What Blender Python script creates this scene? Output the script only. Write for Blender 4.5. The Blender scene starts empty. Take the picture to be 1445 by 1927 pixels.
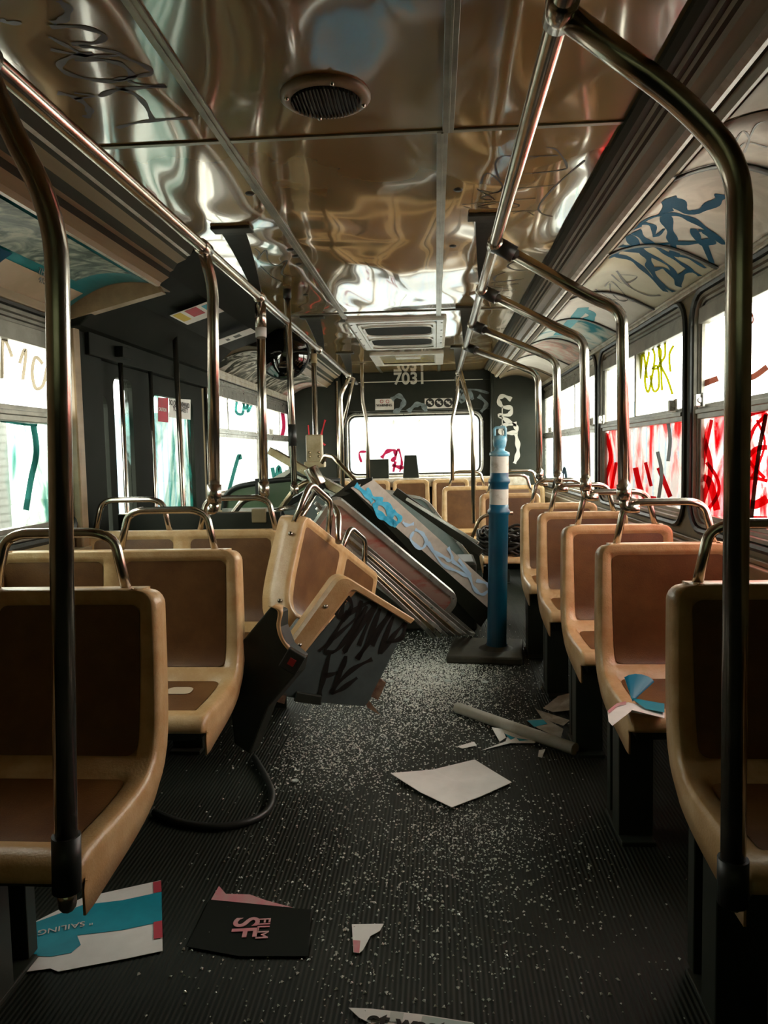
import bpy, math, random
from mathutils import Vector, Matrix
random.seed(7)
sc = bpy.context.scene
col = sc.collection
V = Vector
# ------------------------------------------------------------------ camera
F, CX, CY = 1447.0, 722.5, 963.5
CAM = V((0, 0, 1.15))
MR = Matrix(((0.99754791, -0.01496322, -0.06836857),
             (0.06703054, -0.07665543, 0.99480192),
             (-0.02012626, -0.99694536, -0.07546448)))      # image axes (right, down, forward) -> world
cd = bpy.data.cameras.new('camera'); cam = bpy.data.objects.new('camera', cd); col.objects.link(cam)
cd.sensor_fit = 'HORIZONTAL'; cd.sensor_width = 36; cd.lens = 36 * F / 1445; cd.clip_start = .02; cd.clip_end = 200
r3 = Matrix([[MR[i][0], -MR[i][1], -MR[i][2]] for i in range(3)])
cam.matrix_world = Matrix.Translation(CAM) @ r3.to_4x4()
sc.camera = cam
def ray(x, y): return MR @ V(((x - CX) / F, (y - CY) / F, 1.0))
def at(x, y, X=None, Y=None, Z=None):
    d = ray(x, y)
    t = (X - CAM.x) / d.x if X is not None else ((Y - CAM.y) / d.y if Y is not None else (Z - CAM.z) / d.z)
    return CAM + d * t
# ------------------------------------------------------------------ light
w = bpy.data.worlds.new('sky'); sc.world = w; w.use_nodes = True
bg = w.node_tree.nodes['Background']; bg.inputs[0].default_value = (1.0, 0.975, 0.90, 1); bg.inputs[1].default_value = 3.2
def portal(loc, rot, sx, sy):
    l = bpy.data.lights.new('daylight_portal', 'AREA'); l.shape = 'RECTANGLE'; l.size = sx; l.size_y = sy
    l.cycles.is_portal = True
    o = bpy.data.objects.new('daylight_portal', l); o.location = loc; o.rotation_euler = rot; col.objects.link(o)
portal((1.16, 4.9, 1.3), (0, math.pi / 2, 0), .9, 6.6)
portal((-1.58, 2.55, 1.3), (0, -math.pi / 2, 0), .9, 1.25)
portal((-1.58, 6.5, 1.3), (0, -math.pi / 2, 0), .9, 2.9)
portal((-1.58, 4.1, 1.0), (0, -math.pi / 2, 0), 1.2, 1.5)
portal((-.2, -1.33, 1.3), (math.pi / 2, 0, 0), 2.4, .9)
portal((-.23, 8.3, 1.25), (-math.pi / 2, 0, 0), 1.5, .7)
vs = sc.view_settings; vs.view_transform = 'Standard'; vs.look = 'None'; vs.gamma = 1; vs.exposure = 3.0
sc.cycles.use_denoising = True
sc.cycles.max_bounces = 10; sc.cycles.transparent_max_bounces = 24; sc.cycles.diffuse_bounces = 5
sc.cycles.sample_clamp_indirect = 6; sc.cycles.caustics_reflective = False; sc.cycles.caustics_refractive = False

# ------------------------------------------------------------------ materials
MATS = {}
def newmat(name):
    m = bpy.data.materials.new(name); m.use_nodes = True; nt = m.node_tree
    for n in list(nt.nodes): nt.nodes.remove(n)
    out = nt.nodes.new('ShaderNodeOutputMaterial')
    MATS[name] = m
    return m, nt, out
def N(nt, t, **k):
    n = nt.nodes.new(t)
    for a, b in k.items():
        if a.startswith('i_'):
            n.inputs[a[2:].replace('_', ' ')].default_value = b
        elif a == 'ins':
            for q, v in b.items(): n.inputs[q].default_value = v
        else: setattr(n, a, b)
    return n
def L(nt, a, ao, b, bi): nt.links.new(a.outputs[ao], b.inputs[bi])
def c4(c): return (c[0], c[1], c[2], 1)
def pbr(name, c, rough=.5, metal=0, c2=None, scale=8, lo=.4, hi=.65, bump=0, bscale=40, rvar=0, stretch=None, spec=.5, coat=0, detail=5):
    m, nt, out = newmat(name)
    b = N(nt, 'ShaderNodeBsdfPrincipled'); L(nt, b, 0, out, 0)
    b.inputs['Roughness'].default_value = rough; b.inputs['Metallic'].default_value = metal
    b.inputs['Base Color'].default_value = c4(c); b.inputs['Specular IOR Level'].default_value = spec
    b.inputs['Coat Weight'].default_value = coat; b.inputs['Coat Roughness'].default_value = .08
    tc = N(nt, 'ShaderNodeTexCoord'); mp = N(nt, 'ShaderNodeMapping'); L(nt, tc, 'Object', mp, 0)
    if stretch: mp.inputs['Scale'].default_value = stretch
    if c2:
        n = N(nt, 'ShaderNodeTexNoise', ins={'Scale': scale, 'Detail': detail, 'Roughness': .6}); L(nt, mp, 0, n, 'Vector')
        r = N(nt, 'ShaderNodeValToRGB'); r.color_ramp.elements[0].position = lo; r.color_ramp.elements[1].position = hi
        r.color_ramp.elements[0].color = c4(c); r.color_ramp.elements[1].color = c4(c2)
        L(nt, n, 0, r, 0); L(nt, r, 0, b, 'Base Color')
    if rvar:
        n2 = N(nt, 'ShaderNodeTexNoise', ins={'Scale': scale * 1.7, 'Detail': 4}); L(nt, mp, 0, n2, 'Vector')
        mr = N(nt, 'ShaderNodeMapRange', ins={'To Min': max(.03, rough - rvar), 'To Max': rough + rvar}); L(nt, n2, 0, mr, 0); L(nt, mr, 0, b, 'Roughness')
    if bump:
        n3 = N(nt, 'ShaderNodeTexNoise', ins={'Scale': bscale, 'Detail': 3}); L(nt, mp, 0, n3, 'Vector')
        bp = N(nt, 'ShaderNodeBump', ins={'Strength': bump, 'Distance': .01}); L(nt, n3, 0, bp, 'Height'); L(nt, bp, 0, b, 'Normal')
    return m
RIM = pbr('tan_fiberglass', (.56, .335, .145), .33, c2=(.68, .46, .235), scale=14, bump=.12, bscale=160, rvar=.1)
INS = pbr('brown_insert', (.12, .048, .014), .38, c2=(.175, .078, .024), scale=9, bump=.1, bscale=260, rvar=.06)
STEEL = pbr('brushed_stainless', (.62, .58, .52), .22, 1, c2=(.50, .43, .35), scale=10, rvar=.07)
BRONZ = pbr('tarnished_steel', (.40, .30, .17), .3, 1, c2=(.55, .45, .30), scale=12, rvar=.1)
ALU = pbr('window_aluminium', (.30, .28, .24), .38, .8, c2=(.20, .19, .165), scale=8, rvar=.1)
ALUW = pbr('pale_aluminium', (.66, .65, .60), .3, .7, c2=(.45, .43, .38), scale=9, rvar=.1)
GASK = pbr('black_rubber', (.018, .02, .017), .42, bump=.1)
DARK = pbr('dark_green_black_panel', (.012, .015, .009), .5, c2=(.018, .02, .012), scale=5, rvar=.1, spec=.3)
DOORM = pbr('matt_black_door', (.007, .009, .0055), .7, c2=(.010, .012, .008), scale=5, spec=.15)
DARKB = pbr('dark_box_metal', (.018, .018, .012), .55, c2=(.03, .028, .018), scale=6, spec=.3)
LEGM = pbr('charcoal_seat_frame', (.014, .018, .012), .55, c2=(.024, .027, .018), scale=9)
WALLM = pbr('ochre_wall_panel', (.27, .215, .105), .5, c2=(.19, .15, .08), scale=5, rvar=.1)
COVE = pbr('cove_beige', (.34, .265, .16), .42, c2=(.27, .205, .125), scale=5, rvar=.1, stretch=(4, .4, 4))
COVED = pbr('cove_dark_strip', (.035, .036, .02), .7, spec=.2)
COVEW = pbr('cove_white_edge', (.66, .62, .54), .35, c2=(.45, .38, .28), scale=16)
SEAM = pbr('ceiling_seam_metal', (.33, .32, .26), .3, .8, c2=(.2, .2, .16), scale=7)
WHITE = pbr('white_paint', (.84, .82, .76), .25, c2=(.72, .70, .63), scale=10)
PAPER = pbr('white_paper', (.84, .82, .78), .7, c2=(.74, .72, .68), scale=7)
PAPERG = pbr('dirty_paper', (.36, .33, .26), .8, c2=(.22, .19, .14), scale=12)
CYAN = pbr('cyan_print', (.0, .30, .40), .55, c2=(.0, .22, .30), scale=8)
RED = pbr('red_print', (.50, .035, .06), .6, c2=(.40, .05, .07), scale=14)
PINK = pbr('pink_print', (.62, .22, .25), .7, c2=(.55, .33, .32), scale=25)
BLACKP = pbr('black_print', (.010, .012, .009), .8, spec=.15)
INK = pbr('black_marker', (.012, .010, .008), .45)
INKB = pbr('brown_marker', (.05, .02, .014), .4)
BLUEI = pbr('blue_spray', (.002, .055, .11), .75, spec=.2)
CYANI = pbr('cyan_spray', (.02, .42, .68), .6, c2=(.10, .55, .80), scale=30)
LBLUEI = pbr('pale_blue_spray', (.45, .66, .85), .6)
WHITEI = pbr('white_spray', (.62, .60, .55), .6)
GRYW = pbr('grey_white_spray', (.26, .33, .36), .6, c2=(.13, .16, .17), scale=18)
REDI = pbr('red_spray', (.65, .02, .03), .5)
YELI = pbr('yellow_marker', (.55, .55, .02), .5)
POSTB = pbr('blue_post_plastic', (.004, .075, .145), .38, c2=(.006, .10, .17), scale=7, rvar=.1)
POSTL = pbr('light_blue_plastic', (.10, .36, .52), .4, c2=(.35, .55, .62), scale=20)
BAND = pbr('white_reflective_band', (.66, .64, .57), .5, c2=(.40, .36, .27), scale=17, lo=.55, hi=.7)
BASEM = pbr('rubber_base', (.038, .034, .022), .65, c2=(.06, .055, .035), scale=12)
GPLATE = pbr('grey_blue_back_plate', (.085, .115, .115), .5, c2=(.065, .085, .085), scale=8)
BOXG = pbr('grey_panel_face', (.56, .52, .45), .35, c2=(.46, .42, .36), scale=14)
YELBOX = pbr('aged_cream_metal', (.60, .50, .30), .4, c2=(.42, .33, .17), scale=11, rvar=.1)
RUST = pbr('rusty_bracket', (.12, .06, .035), .6, c2=(.3, .2, .12), scale=20)
TUBEW = pbr('white_tube', (.62, .60, .52), .4, c2=(.5, .47, .38), scale=9)
CABLE = pbr('black_cable', (.02, .018, .014), .35)
REFLR = pbr('red_reflector', (.30, .02, .02), .3)
YCARD = pbr('yellow_print', (.62, .45, .05), .6)
GREENG = pbr('green_tinted_glass', (.10, .17, .09), .15, c2=(.14, .20, .12), scale=4)
GRAYGL = pbr('dusty_grey_glass', (.26, .34, .32), .2, c2=(.36, .40, .38), scale=6)
PINKGL = pbr('dusty_pink_glass', (.52, .34, .27), .3, c2=(.50, .09, .06), scale=7, lo=.5, hi=.72, stretch=(1, 1, 3))
CONCR = pbr('outdoor_ground', (.42, .41, .38), .9, c2=(.34, .33, .3), scale=2)
MIRROR = pbr('convex_mirror_glass', (.12, .12, .12), .05, 1)
LENS = pbr('amber_lamp_lens', (.22, .16, .02), .25, c2=(.34, .25, .03), scale=10)

# ceiling laminate: glossy, buckled
def ceiling_mat():
    m, nt, out = newmat('glossy_ceiling_laminate')
    b = N(nt, 'ShaderNodeBsdfPrincipled'); L(nt, b, 0, out, 0)
    tc = N(nt, 'ShaderNodeTexCoord')
    n = N(nt, 'ShaderNodeTexNoise', ins={'Scale': 3.0, 'Detail': 4}); L(nt, tc, 'Object', n, 'Vector')
    r = N(nt, 'ShaderNodeValToRGB'); r.color_ramp.elements[0].color = (.235, .15, .05, 1); r.color_ramp.elements[1].color = (.31, .205, .075, 1)
    L(nt, n, 0, r, 0); L(nt, r, 0, b, 'Base Color')
    b.inputs['Roughness'].default_value = .12; b.inputs['Specular IOR Level'].default_value = .9; b.inputs['Coat Weight'].default_value = .8; b.inputs['Coat IOR'].default_value = 1.7; b.inputs['Coat Roughness'].default_value = .045
    mp = N(nt, 'ShaderNodeMapping'); mp.inputs['Scale'].default_value = (1.0, .55, 1); L(nt, tc, 'Object', mp, 0)
    n1 = N(nt, 'ShaderNodeTexNoise', ins={'Scale': 2.1, 'Detail': 1.0, 'Distortion': .5}); L(nt, mp, 0, n1, 'Vector')
    bp = N(nt, 'ShaderNodeBump', ins={'Strength': 1.0, 'Distance': .042}); L(nt, n1, 0, bp, 'Height'); L(nt, bp, 0, b, 'Normal'); L(nt, bp, 0, b, 'Coat Normal')
    return m
CEIL = ceiling_mat()
def floor_mat():
    m, nt, out = newmat('ribbed_rubber_floor')
    b = N(nt, 'ShaderNodeBsdfPrincipled'); L(nt, b, 0, out, 0)
    tc = N(nt, 'ShaderNodeTexCoord')
    n = N(nt, 'ShaderNodeTexNoise', ins={'Scale': 3, 'Detail': 8, 'Roughness': .65}); L(nt, tc, 'Object', n, 'Vector')
    r = N(nt, 'ShaderNodeValToRGB'); r.color_ramp.elements[0].color = (.008, .011, .006, 1); r.color_ramp.elements[1].color = (.022, .025, .017, 1)
    r.color_ramp.elements[0].position = .45; r.color_ramp.elements[1].position = .8
    L(nt, n, 0, r, 0); L(nt, r, 0, b, 'Base Color')
    b.inputs['Roughness'].default_value = .6; b.inputs['Specular IOR Level'].default_value = .3
    wv = N(nt, 'ShaderNodeTexWave', wave_type='BANDS', bands_direction='X', ins={'Scale': 26.0}); L(nt, tc, 'Object', wv, 'Vector')
    bp = N(nt, 'ShaderNodeBump', ins={'Strength': .6, 'Distance': .003}); L(nt, wv, 0, bp, 'Height'); L(nt, bp, 0, b, 'Normal')
    return m
FLOORM = floor_mat()
def glass(name, tint=(.93, .95, .93), paint=None, paint2=None, lo=.5, hi=.6, scale=3, stretch=(1, 1, 1), dist=1.0, trans=.75, cover=1.0):
    """thin pane: transparent + gloss, with smeared translucent paint where the noise says so"""
    m, nt, out = newmat(name)
    tr = N(nt, 'ShaderNodeBsdfTransparent'); tr.inputs[0].default_value = c4(tint)
    gl = N(nt, 'ShaderNodeBsdfGlossy', ins={'Roughness': .05}); gl.inputs[0].default_value = (.9, .9, .9, 1)
    mx = N(nt, 'ShaderNodeMixShader', ins={0: .06}); L(nt, tr, 0, mx, 1); L(nt, gl, 0, mx, 2)
    last = mx
    if paint:
        tc = N(nt, 'ShaderNodeTexCoord'); mp = N(nt, 'ShaderNodeMapping'); mp.inputs['Scale'].default_value = stretch
        mp.inputs['Rotation'].default_value = (.35, 0, 0)
        L(nt, tc, 'Object', mp, 0)
        n = N(nt, 'ShaderNodeTexNoise', ins={'Scale': scale, 'Detail': 5, 'Roughness': .6, 'Distortion': dist}); L(nt, mp, 0, n, 'Vector')
        r = N(nt, 'ShaderNodeValToRGB'); r.color_ramp.elements[0].position = lo; r.color_ramp.elements[1].position = hi
        r.color_ramp.elements[0].color = (0, 0, 0, 1); r.color_ramp.elements[1].color = (cover, cover, cover, 1); L(nt, n, 0, r, 0)
        n2 = N(nt, 'ShaderNodeTexNoise', ins={'Scale': scale * 1.6, 'Detail': 3}); L(nt, mp, 0, n2, 'Vector')
        r2 = N(nt, 'ShaderNodeValToRGB'); r2.color_ramp.elements[0].position = .42; r2.color_ramp.elements[1].position = .58
        r2.color_ramp.elements[0].color = c4(paint); r2.color_ramp.elements[1].color = c4(paint2 or paint); L(nt, n2, 0, r2, 0)
        tl = N(nt, 'ShaderNodeBsdfTranslucent'); L(nt, r2, 0, tl, 0)
        tp = N(nt, 'ShaderNodeBsdfTransparent'); L(nt, r2, 0, tp, 0)
        df = N(nt, 'ShaderNodeBsdfDiffuse'); L(nt, r2, 0, df, 0)
        a = N(nt, 'ShaderNodeMixShader', ins={0: .5}); L(nt, tp, 0, a, 1); L(nt, tl, 0, a, 2)
        c = N(nt, 'ShaderNodeMixShader', ins={0: 1 - trans}); L(nt, a, 0, c, 1); L(nt, df, 0, c, 2)
        f = N(nt, 'ShaderNodeMixShader'); L(nt, r, 0, f, 0); L(nt, mx, 0, f, 1); L(nt, c, 0, f, 2); last = f
    L(nt, last, 0, out, 0)
    return m
def film(name, c, t=.65):
    m, nt, out = newmat(name)
    tl = N(nt, 'ShaderNodeBsdfTranslucent'); tl.inputs[0].default_value = c4(c)
    tp = N(nt, 'ShaderNodeBsdfTransparent'); tp.inputs[0].default_value = c4(c)
    a = N(nt, 'ShaderNodeMixShader', ins={0: .5}); L(nt, tp, 0, a, 1); L(nt, tl, 0, a, 2)
    df = N(nt, 'ShaderNodeBsdfDiffuse'); df.inputs[0].default_value = c4(c)
    b = N(nt, 'ShaderNodeMixShader', ins={0: 1 - t}); L(nt, a, 0, b, 1); L(nt, df, 0, b, 2); L(nt, b, 0, out, 0)
    return m
G_CLEAR = glass('hazy_glass', (.80, .82, .80))
G_WHITE = glass('whitened_glass', (.8, .81, .78), (.62, .62, .58), (.45, .47, .45), lo=.35, hi=.7, scale=2.5, trans=.85)
G_RED = glass('red_painted_glass', (.62, .60, .58), (.42, .012, .018), (.52, .10, .11), lo=.42, hi=.54, scale=3.6, stretch=(1, 1.1, .55), dist=2.2, trans=.9)
G_RED2 = glass('red_grey_painted_glass', (.50, .50, .48), (.28, .26, .25), (.50, .06, .06), lo=.44, hi=.54, scale=3.4, stretch=(1, 1.3, .45), dist=1.5, trans=.9)
G_TEAL = glass('teal_painted_glass', (.55, .58, .56), (.02, .16, .13), (.24, .30, .27), lo=.44, hi=.6, scale=2.6, stretch=(1, 1.2, .5), dist=1.2, trans=.9)
G_TEAL2 = glass('pale_teal_painted_glass', (.72, .74, .72), (.25, .42, .40), (.5, .52, .5), lo=.5, hi=.68, scale=3, stretch=(1, 1, .5), trans=.9)
F_RED = film('red_drip_paint', (.30, .004, .006)); F_YEL = film('yellow_glass_paint', (.075, .072, .0008)); F_TEAL = film('teal_glass_paint', (.015, .075, .068), .8)
F_BEI = film('beige_glass_paint', (.085, .07, .05), .9); F_PINK = film('crimson_glass_paint', (.12, .006, .02), .9); F_BRN = film('brown_glass_stain', (.035, .010, .006), .8)
F_GREY = film('grey_glass_scrawl', (.30, .29, .26), .9); F_DBR = film('dark_brown_bar_paint', (.03, .012, .008), .3)
def card(name, cols, scale=4, stretch=(1, 1, 1), pos=(.4, .5, .6), rough=.45, dist=.6):
    m, nt, out = newmat(name)
    b = N(nt, 'ShaderNodeBsdfPrincipled', ins={'Roughness': rough}); L(nt, b, 0, out, 0)
    tc = N(nt, 'ShaderNodeTexCoord'); mp = N(nt, 'ShaderNodeMapping'); mp.inputs['Scale'].default_value = stretch; L(nt, tc, 'Object', mp, 0)
    n = N(nt, 'ShaderNodeTexNoise', ins={'Scale': scale, 'Detail': 6, 'Distortion': dist}); L(nt, mp, 0, n, 'Vector')
    r = N(nt, 'ShaderNodeValToRGB'); e = r.color_ramp.elements
    e[0].position = pos[0]; e[0].color = c4(cols[0]); e[1].position = pos[-1]; e[1].color = c4(cols[-1])
    for p, c in list(zip(pos, cols))[1:-1]: q = e.new(p); q.color = c4(c)
    L(nt, n, 0, r, 0); L(nt, r, 0, b, 'Base Color')
    return m
AD_SCRAPE = card('scraped_white_card', [(.50, .45, .38), (.60, .54, .46), (.44, .38, .31)], 6)
AD_BROWN = card('bare_brown_panel', [(.21, .15, .085), (.27, .20, .12)], 5, pos=(.4, .6))
AD_CREAM = card('cream_card', [(.50, .47, .34), (.42, .39, .27)], 4, pos=(.4, .65))
AD_WT = card('white_teal_card', [(.62, .62, .56), (.45, .55, .52), (.02, .22, .28)], 3.2, pos=(.42, .52, .62), dist=1.5)
AD_PINK = card('white_pink_card', [(.60, .58, .52), (.55, .30, .26), (.25, .27, .25)], 4.5, pos=(.42, .55, .66), dist=1.5)
AD_TEAL = card('teal_poster', [(.0, .15, .16), (.0, .22, .25), (.04, .28, .32)], 3, pos=(.35, .5, .65))
AD_PHOTO = card('monochrome_poster_photo', [(.02, .05, .045), (.17, .22, .18), (.42, .44, .36)], 9, pos=(.4, .5, .62), dist=2)
AD_TAN = card('tan_poster_strip', [(.42, .33, .22), (.48, .38, .27)], 6, pos=(.4, .6))
AD_BW = card('torn_black_white_card', [(.03, .035, .025), (.2, .19, .14), (.62, .6, .54)], 5, pos=(.44, .5, .56), dist=2.5)
COVEL = pbr('cove_warm_lens', (.31, .215, .115), .4, c2=(.25, .17, .09), scale=5, rvar=.1, stretch=(4, .4, 4))
CORR = None
def corrugated(name, c, c2, ax, scale):
    m, nt, out = newmat(name)
    b = N(nt, 'ShaderNodeBsdfPrincipled', ins={'Roughness': .6}); L(nt, b, 0, out, 0)
    tc = N(nt, 'ShaderNodeTexCoord'); wv = N(nt, 'ShaderNodeTexWave', bands_direction=ax, ins={'Scale': scale}); L(nt, tc, 'Object', wv, 'Vector')
    r = N(nt, 'ShaderNodeValToRGB'); r.color_ramp.elements[0].color = c4(c); r.color_ramp.elements[1].color = c4(c2); r.color_ramp.elements[0].position = .05; r.color_ramp.elements[1].position = .35
    L(nt, wv, 0, r, 0); L(nt, r, 0, b, 'Base Color')
    return m
CORRX = corrugated('corrugated_white_fence', (.13, .19, .25), (.25, .255, .25), 'X', 3.2)
CORRZ = corrugated('lapboard_white_wall', (.13, .127, .115), (.20, .197, .185), 'Z', 4.0)

# ------------------------------------------------------------------ mesh builder
def root(name, loc=(0, 0, 0), rz=0):
    o = bpy.data.objects.new(name, None); o.location = loc; o.rotation_euler = (0, 0, rz); o.empty_display_size = .05; col.objects.link(o); return o
def tag(o, label=None, cat=None, group=None, kind=None):
    if label: o['label'] = label
    if cat: o['category'] = cat
    if group: o['group'] = group
    if kind: o['kind'] = kind
    return o
def wmat(o):
    m = o.matrix_basis.copy()
    return wmat(o.parent) @ o.matrix_parent_inverse @ m if o.parent else m
class MB:
    def __init__(s): s.v = []; s.f = []; s.sm = []; s.mi = []
    def add(s, vs, fs, sm=False, mi=0):
        k = len(s.v); s.v += [V(p) for p in vs]
        for f in fs: s.f.append([i + k for i in f]); s.sm.append(sm); s.mi.append(mi)
        return s
    def box(s, a, b, mat=None):
        x0, y0, z0 = a; x1, y1, z1 = b
        vs = [V(p) for p in ((x0, y0, z0), (x1, y0, z0), (x1, y1, z0), (x0, y1, z0), (x0, y0, z1), (x1, y0, z1), (x1, y1, z1), (x0, y1, z1))]
        if mat: vs = [mat @ p for p in vs]
        return s.add(vs, [(0, 3, 2, 1), (4, 5, 6, 7), (0, 1, 5, 4), (1, 2, 6, 5), (2, 3, 7, 6), (3, 0, 4, 7)])
    def hexa(s, q, d):
        """slab from a quad q (4 pts) and thickness vector d"""
        d = V(d); vs = [V(p) for p in q] + [V(p) + d for p in q]
        return s.add(vs, [(0, 1, 2, 3), (7, 6, 5, 4), (0, 4, 5, 1), (1, 5, 6, 2), (2, 6, 7, 3), (3, 7, 4, 0)])
    def prism(s, poly, d):
        n = len(poly); d = V(d); vs = [V(p) for p in poly] + [V(p) + d for p in poly]
        return s.add(vs, [tuple(range(n)), tuple(reversed(range(n, 2 * n)))] + [(i, i + n, (i + 1) % n + n, (i + 1) % n) for i in range(n)])
    def tube(s, pts, r, seg=14, rs=None, cap=True, closed=False):
        pts = [V(p) for p in pts]; n = len(pts); vs = []; up = None
        for i, p in enumerate(pts):
            if closed: t = pts[(i + 1) % n] - pts[i - 1]
            else: t = (pts[min(i + 1, n - 1)] - pts[max(i - 1, 0)])
            t.normalize()
            if up is None:
                up = t.cross(V((0, 0, 1)) if abs(t.z) < .9 else V((1, 0, 0))).normalized()
            up = (up - t * up.dot(t)).normalized(); b = t.cross(up); rr = rs[i] if rs else r
            vs += [p + (up * math.cos(a) + b * math.sin(a)) * rr for a in (2 * math.pi * k / seg for k in range(seg))]
        fs = []
        for i in range(n if closed else n - 1):
            j = (i + 1) % n
            fs += [(i * seg + k, i * seg + (k + 1) % seg, j * seg + (k + 1) % seg, j * seg + k) for k in range(seg)]
        s.add(vs, fs, True)
        if cap and not closed:
            k0 = len(s.v) - len(vs)
            s.f += [[k0 + k for k in reversed(range(seg))], [k0 + (n - 1) * seg + k for k in range(seg)]]; s.sm += [False, False]; s.mi += [0, 0]
        return s
    def lathe(s, prof, org, ax=(0, 0, 1), seg=28, sm=True):
        ax = V(ax).normalized(); u = ax.cross(V((0, 1, 0)) if abs(ax.y) < .9 else V((1, 0, 0))).normalized(); v = ax.cross(u); org = V(org)
        vs = []
        for r, h in prof: vs += [org + ax * h + (u * math.cos(a) + v * math.sin(a)) * r for a in (2 * math.pi * k / seg for k in range(seg))]
        fs = [(i * seg + k, i * seg + (k + 1) % seg, (i + 1) * seg + (k + 1) % seg, (i + 1) * seg + k) for i in range(len(prof) - 1) for k in range(seg)]
        return s.add(vs, fs, sm)
    def loft(s, loops, closed=True, sm=False, cap0=False, cap1=False, mi=0):
        n = len(loops[0]); vs = [p for l in loops for p in l]
        fs = [(i * n + k, i * n + (k + 1) % n, (i + 1) * n + (k + 1) % n, (i + 1) * n + k) for i in range(len(loops) - 1) for k in range(n if closed else n - 1)]
        if cap0: fs.append(tuple(reversed(range(n))))
        if cap1: fs.append(tuple((len(loops) - 1) * n + k for k in range(n)))
        return s.add(vs, fs, sm, mi)
    def grid(s, rows, sm=True): return s.loft(rows, closed=False, sm=sm)
    def build(s, name, mat, parent=None, bevel=0, solid=0, sharp=35, soff=-1):
        me = bpy.data.meshes.new(name); W = wmat(parent).inverted() if parent else None
        me.from_pydata([tuple(W @ p) if W else tuple(p) for p in s.v], [], s.f)
        for m in (mat if isinstance(mat, (list, tuple)) else [mat]): me.materials.append(m)
        for p, a, b in zip(me.polygons, s.sm, s.mi): p.use_smooth = a; p.material_index = b
        me.update()
        o = bpy.data.objects.new(name, me); col.objects.link(o)
        if parent: o.parent = parent
        if solid:
            q = o.modifiers.new('thickness', 'SOLIDIFY'); q.thickness = solid; q.offset = soff
        if bevel:
            q = o.modifiers.new('bevel', 'BEVEL'); q.width = bevel; q.segments = 2; q.limit_method = 'ANGLE'; q.angle_limit = math.radians(sharp)
        return o
def smooth(pts, k=8):
    """Catmull-Rom through the points"""
    pts = [V(p) for p in pts]; out = []
    if len(pts) < 3: return pts
    for i in range(len(pts) - 1):
        a, b, c, d = pts[max(i - 1, 0)], pts[i], pts[i + 1], pts[min(i + 2, len(pts) - 1)]
        for j in range(k):
            t = j / k
            out.append(.5 * ((2 * b) + (c - a) * t + (2 * a - 5 * b + 4 * c - d) * t * t + (3 * b - a - 3 * c + d) * t ** 3))
    out.append(pts[-1]); return out
def bend(pts, r=.06, k=7):
    """polyline with rounded corners"""
    pts = [V(p) for p in pts]; out = [pts[0]]
    for i in range(1, len(pts) - 1):
        a, b, c = pts[i - 1], pts[i], pts[i + 1]
        rr = r[i - 1] if isinstance(r, (list, tuple)) else r
        d1 = (a - b); d2 = (c - b); q = min(rr, d1.length * .49, d2.length * .49)
        p0 = b + d1.normalized() * q; p1 = b + d2.normalized() * q
        for j in range(k + 1):
            t = j / k; out.append((1 - t) ** 2 * p0 + 2 * t * (1 - t) * b + t * t * p1)
    out.append(pts[-1]); return out
def rrect(a0, a1, b0, b1, r, k=5):
    """rounded rectangle as (a, b) pairs, fixed count"""
    out = []
    for cx, cy, s in ((a1 - r, b1 - r, 0), (a0 + r, b1 - r, 1), (a0 + r, b0 + r, 2), (a1 - r, b0 + r, 3)):
        for j in range(k + 1):
            t = (s + j / k) * math.pi / 2; out.append((cx + r * math.cos(t), cy + r * math.sin(t)))
    return out
def ring(mb, fn, rect, R, prof, sm=False, cap=False):
    """loft of inset rounded rects; prof = [(inset, height)]; fn(a,b,h) -> point"""
    a0, a1, b0, b1 = rect; loops = []
    for ins, h in prof:
        loops.append([fn(a, b, h) for a, b in rrect(a0 + ins, a1 - ins, b0 + ins, b1 - ins, max(R - ins, .004))])
    return mb.loft(loops, sm=sm, cap1=cap)
def text(s, name, size, org, xd, up, mat, parent=None, bold=0, align='CENTER', thick=.0006):
    cu = bpy.data.curves.new(name, 'FONT'); cu.body = s; cu.size = size; cu.align_x = align; cu.align_y = 'CENTER'; cu.offset = bold; cu.extrude = thick
    xd = V(xd).normalized(); n = xd.cross(V(up)).normalized(); up = n.cross(xd)
    t = bpy.data.objects.new(name, cu); col.objects.link(t)
    dg = bpy.context.evaluated_depsgraph_get(); me = bpy.data.meshes.new_from_object(t.evaluated_get(dg))
    bpy.data.objects.remove(t)
    M4 = Matrix((xd, up, n)).transposed().to_4x4(); M4.translation = V(org)
    if parent: M4 = wmat(parent).inverted() @ M4
    me.transform(M4); me.materials.clear(); me.materials.append(mat); me.name = name
    o = bpy.data.objects.new(name, me); col.objects.link(o)
    if parent: o.parent = parent
    return o
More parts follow.
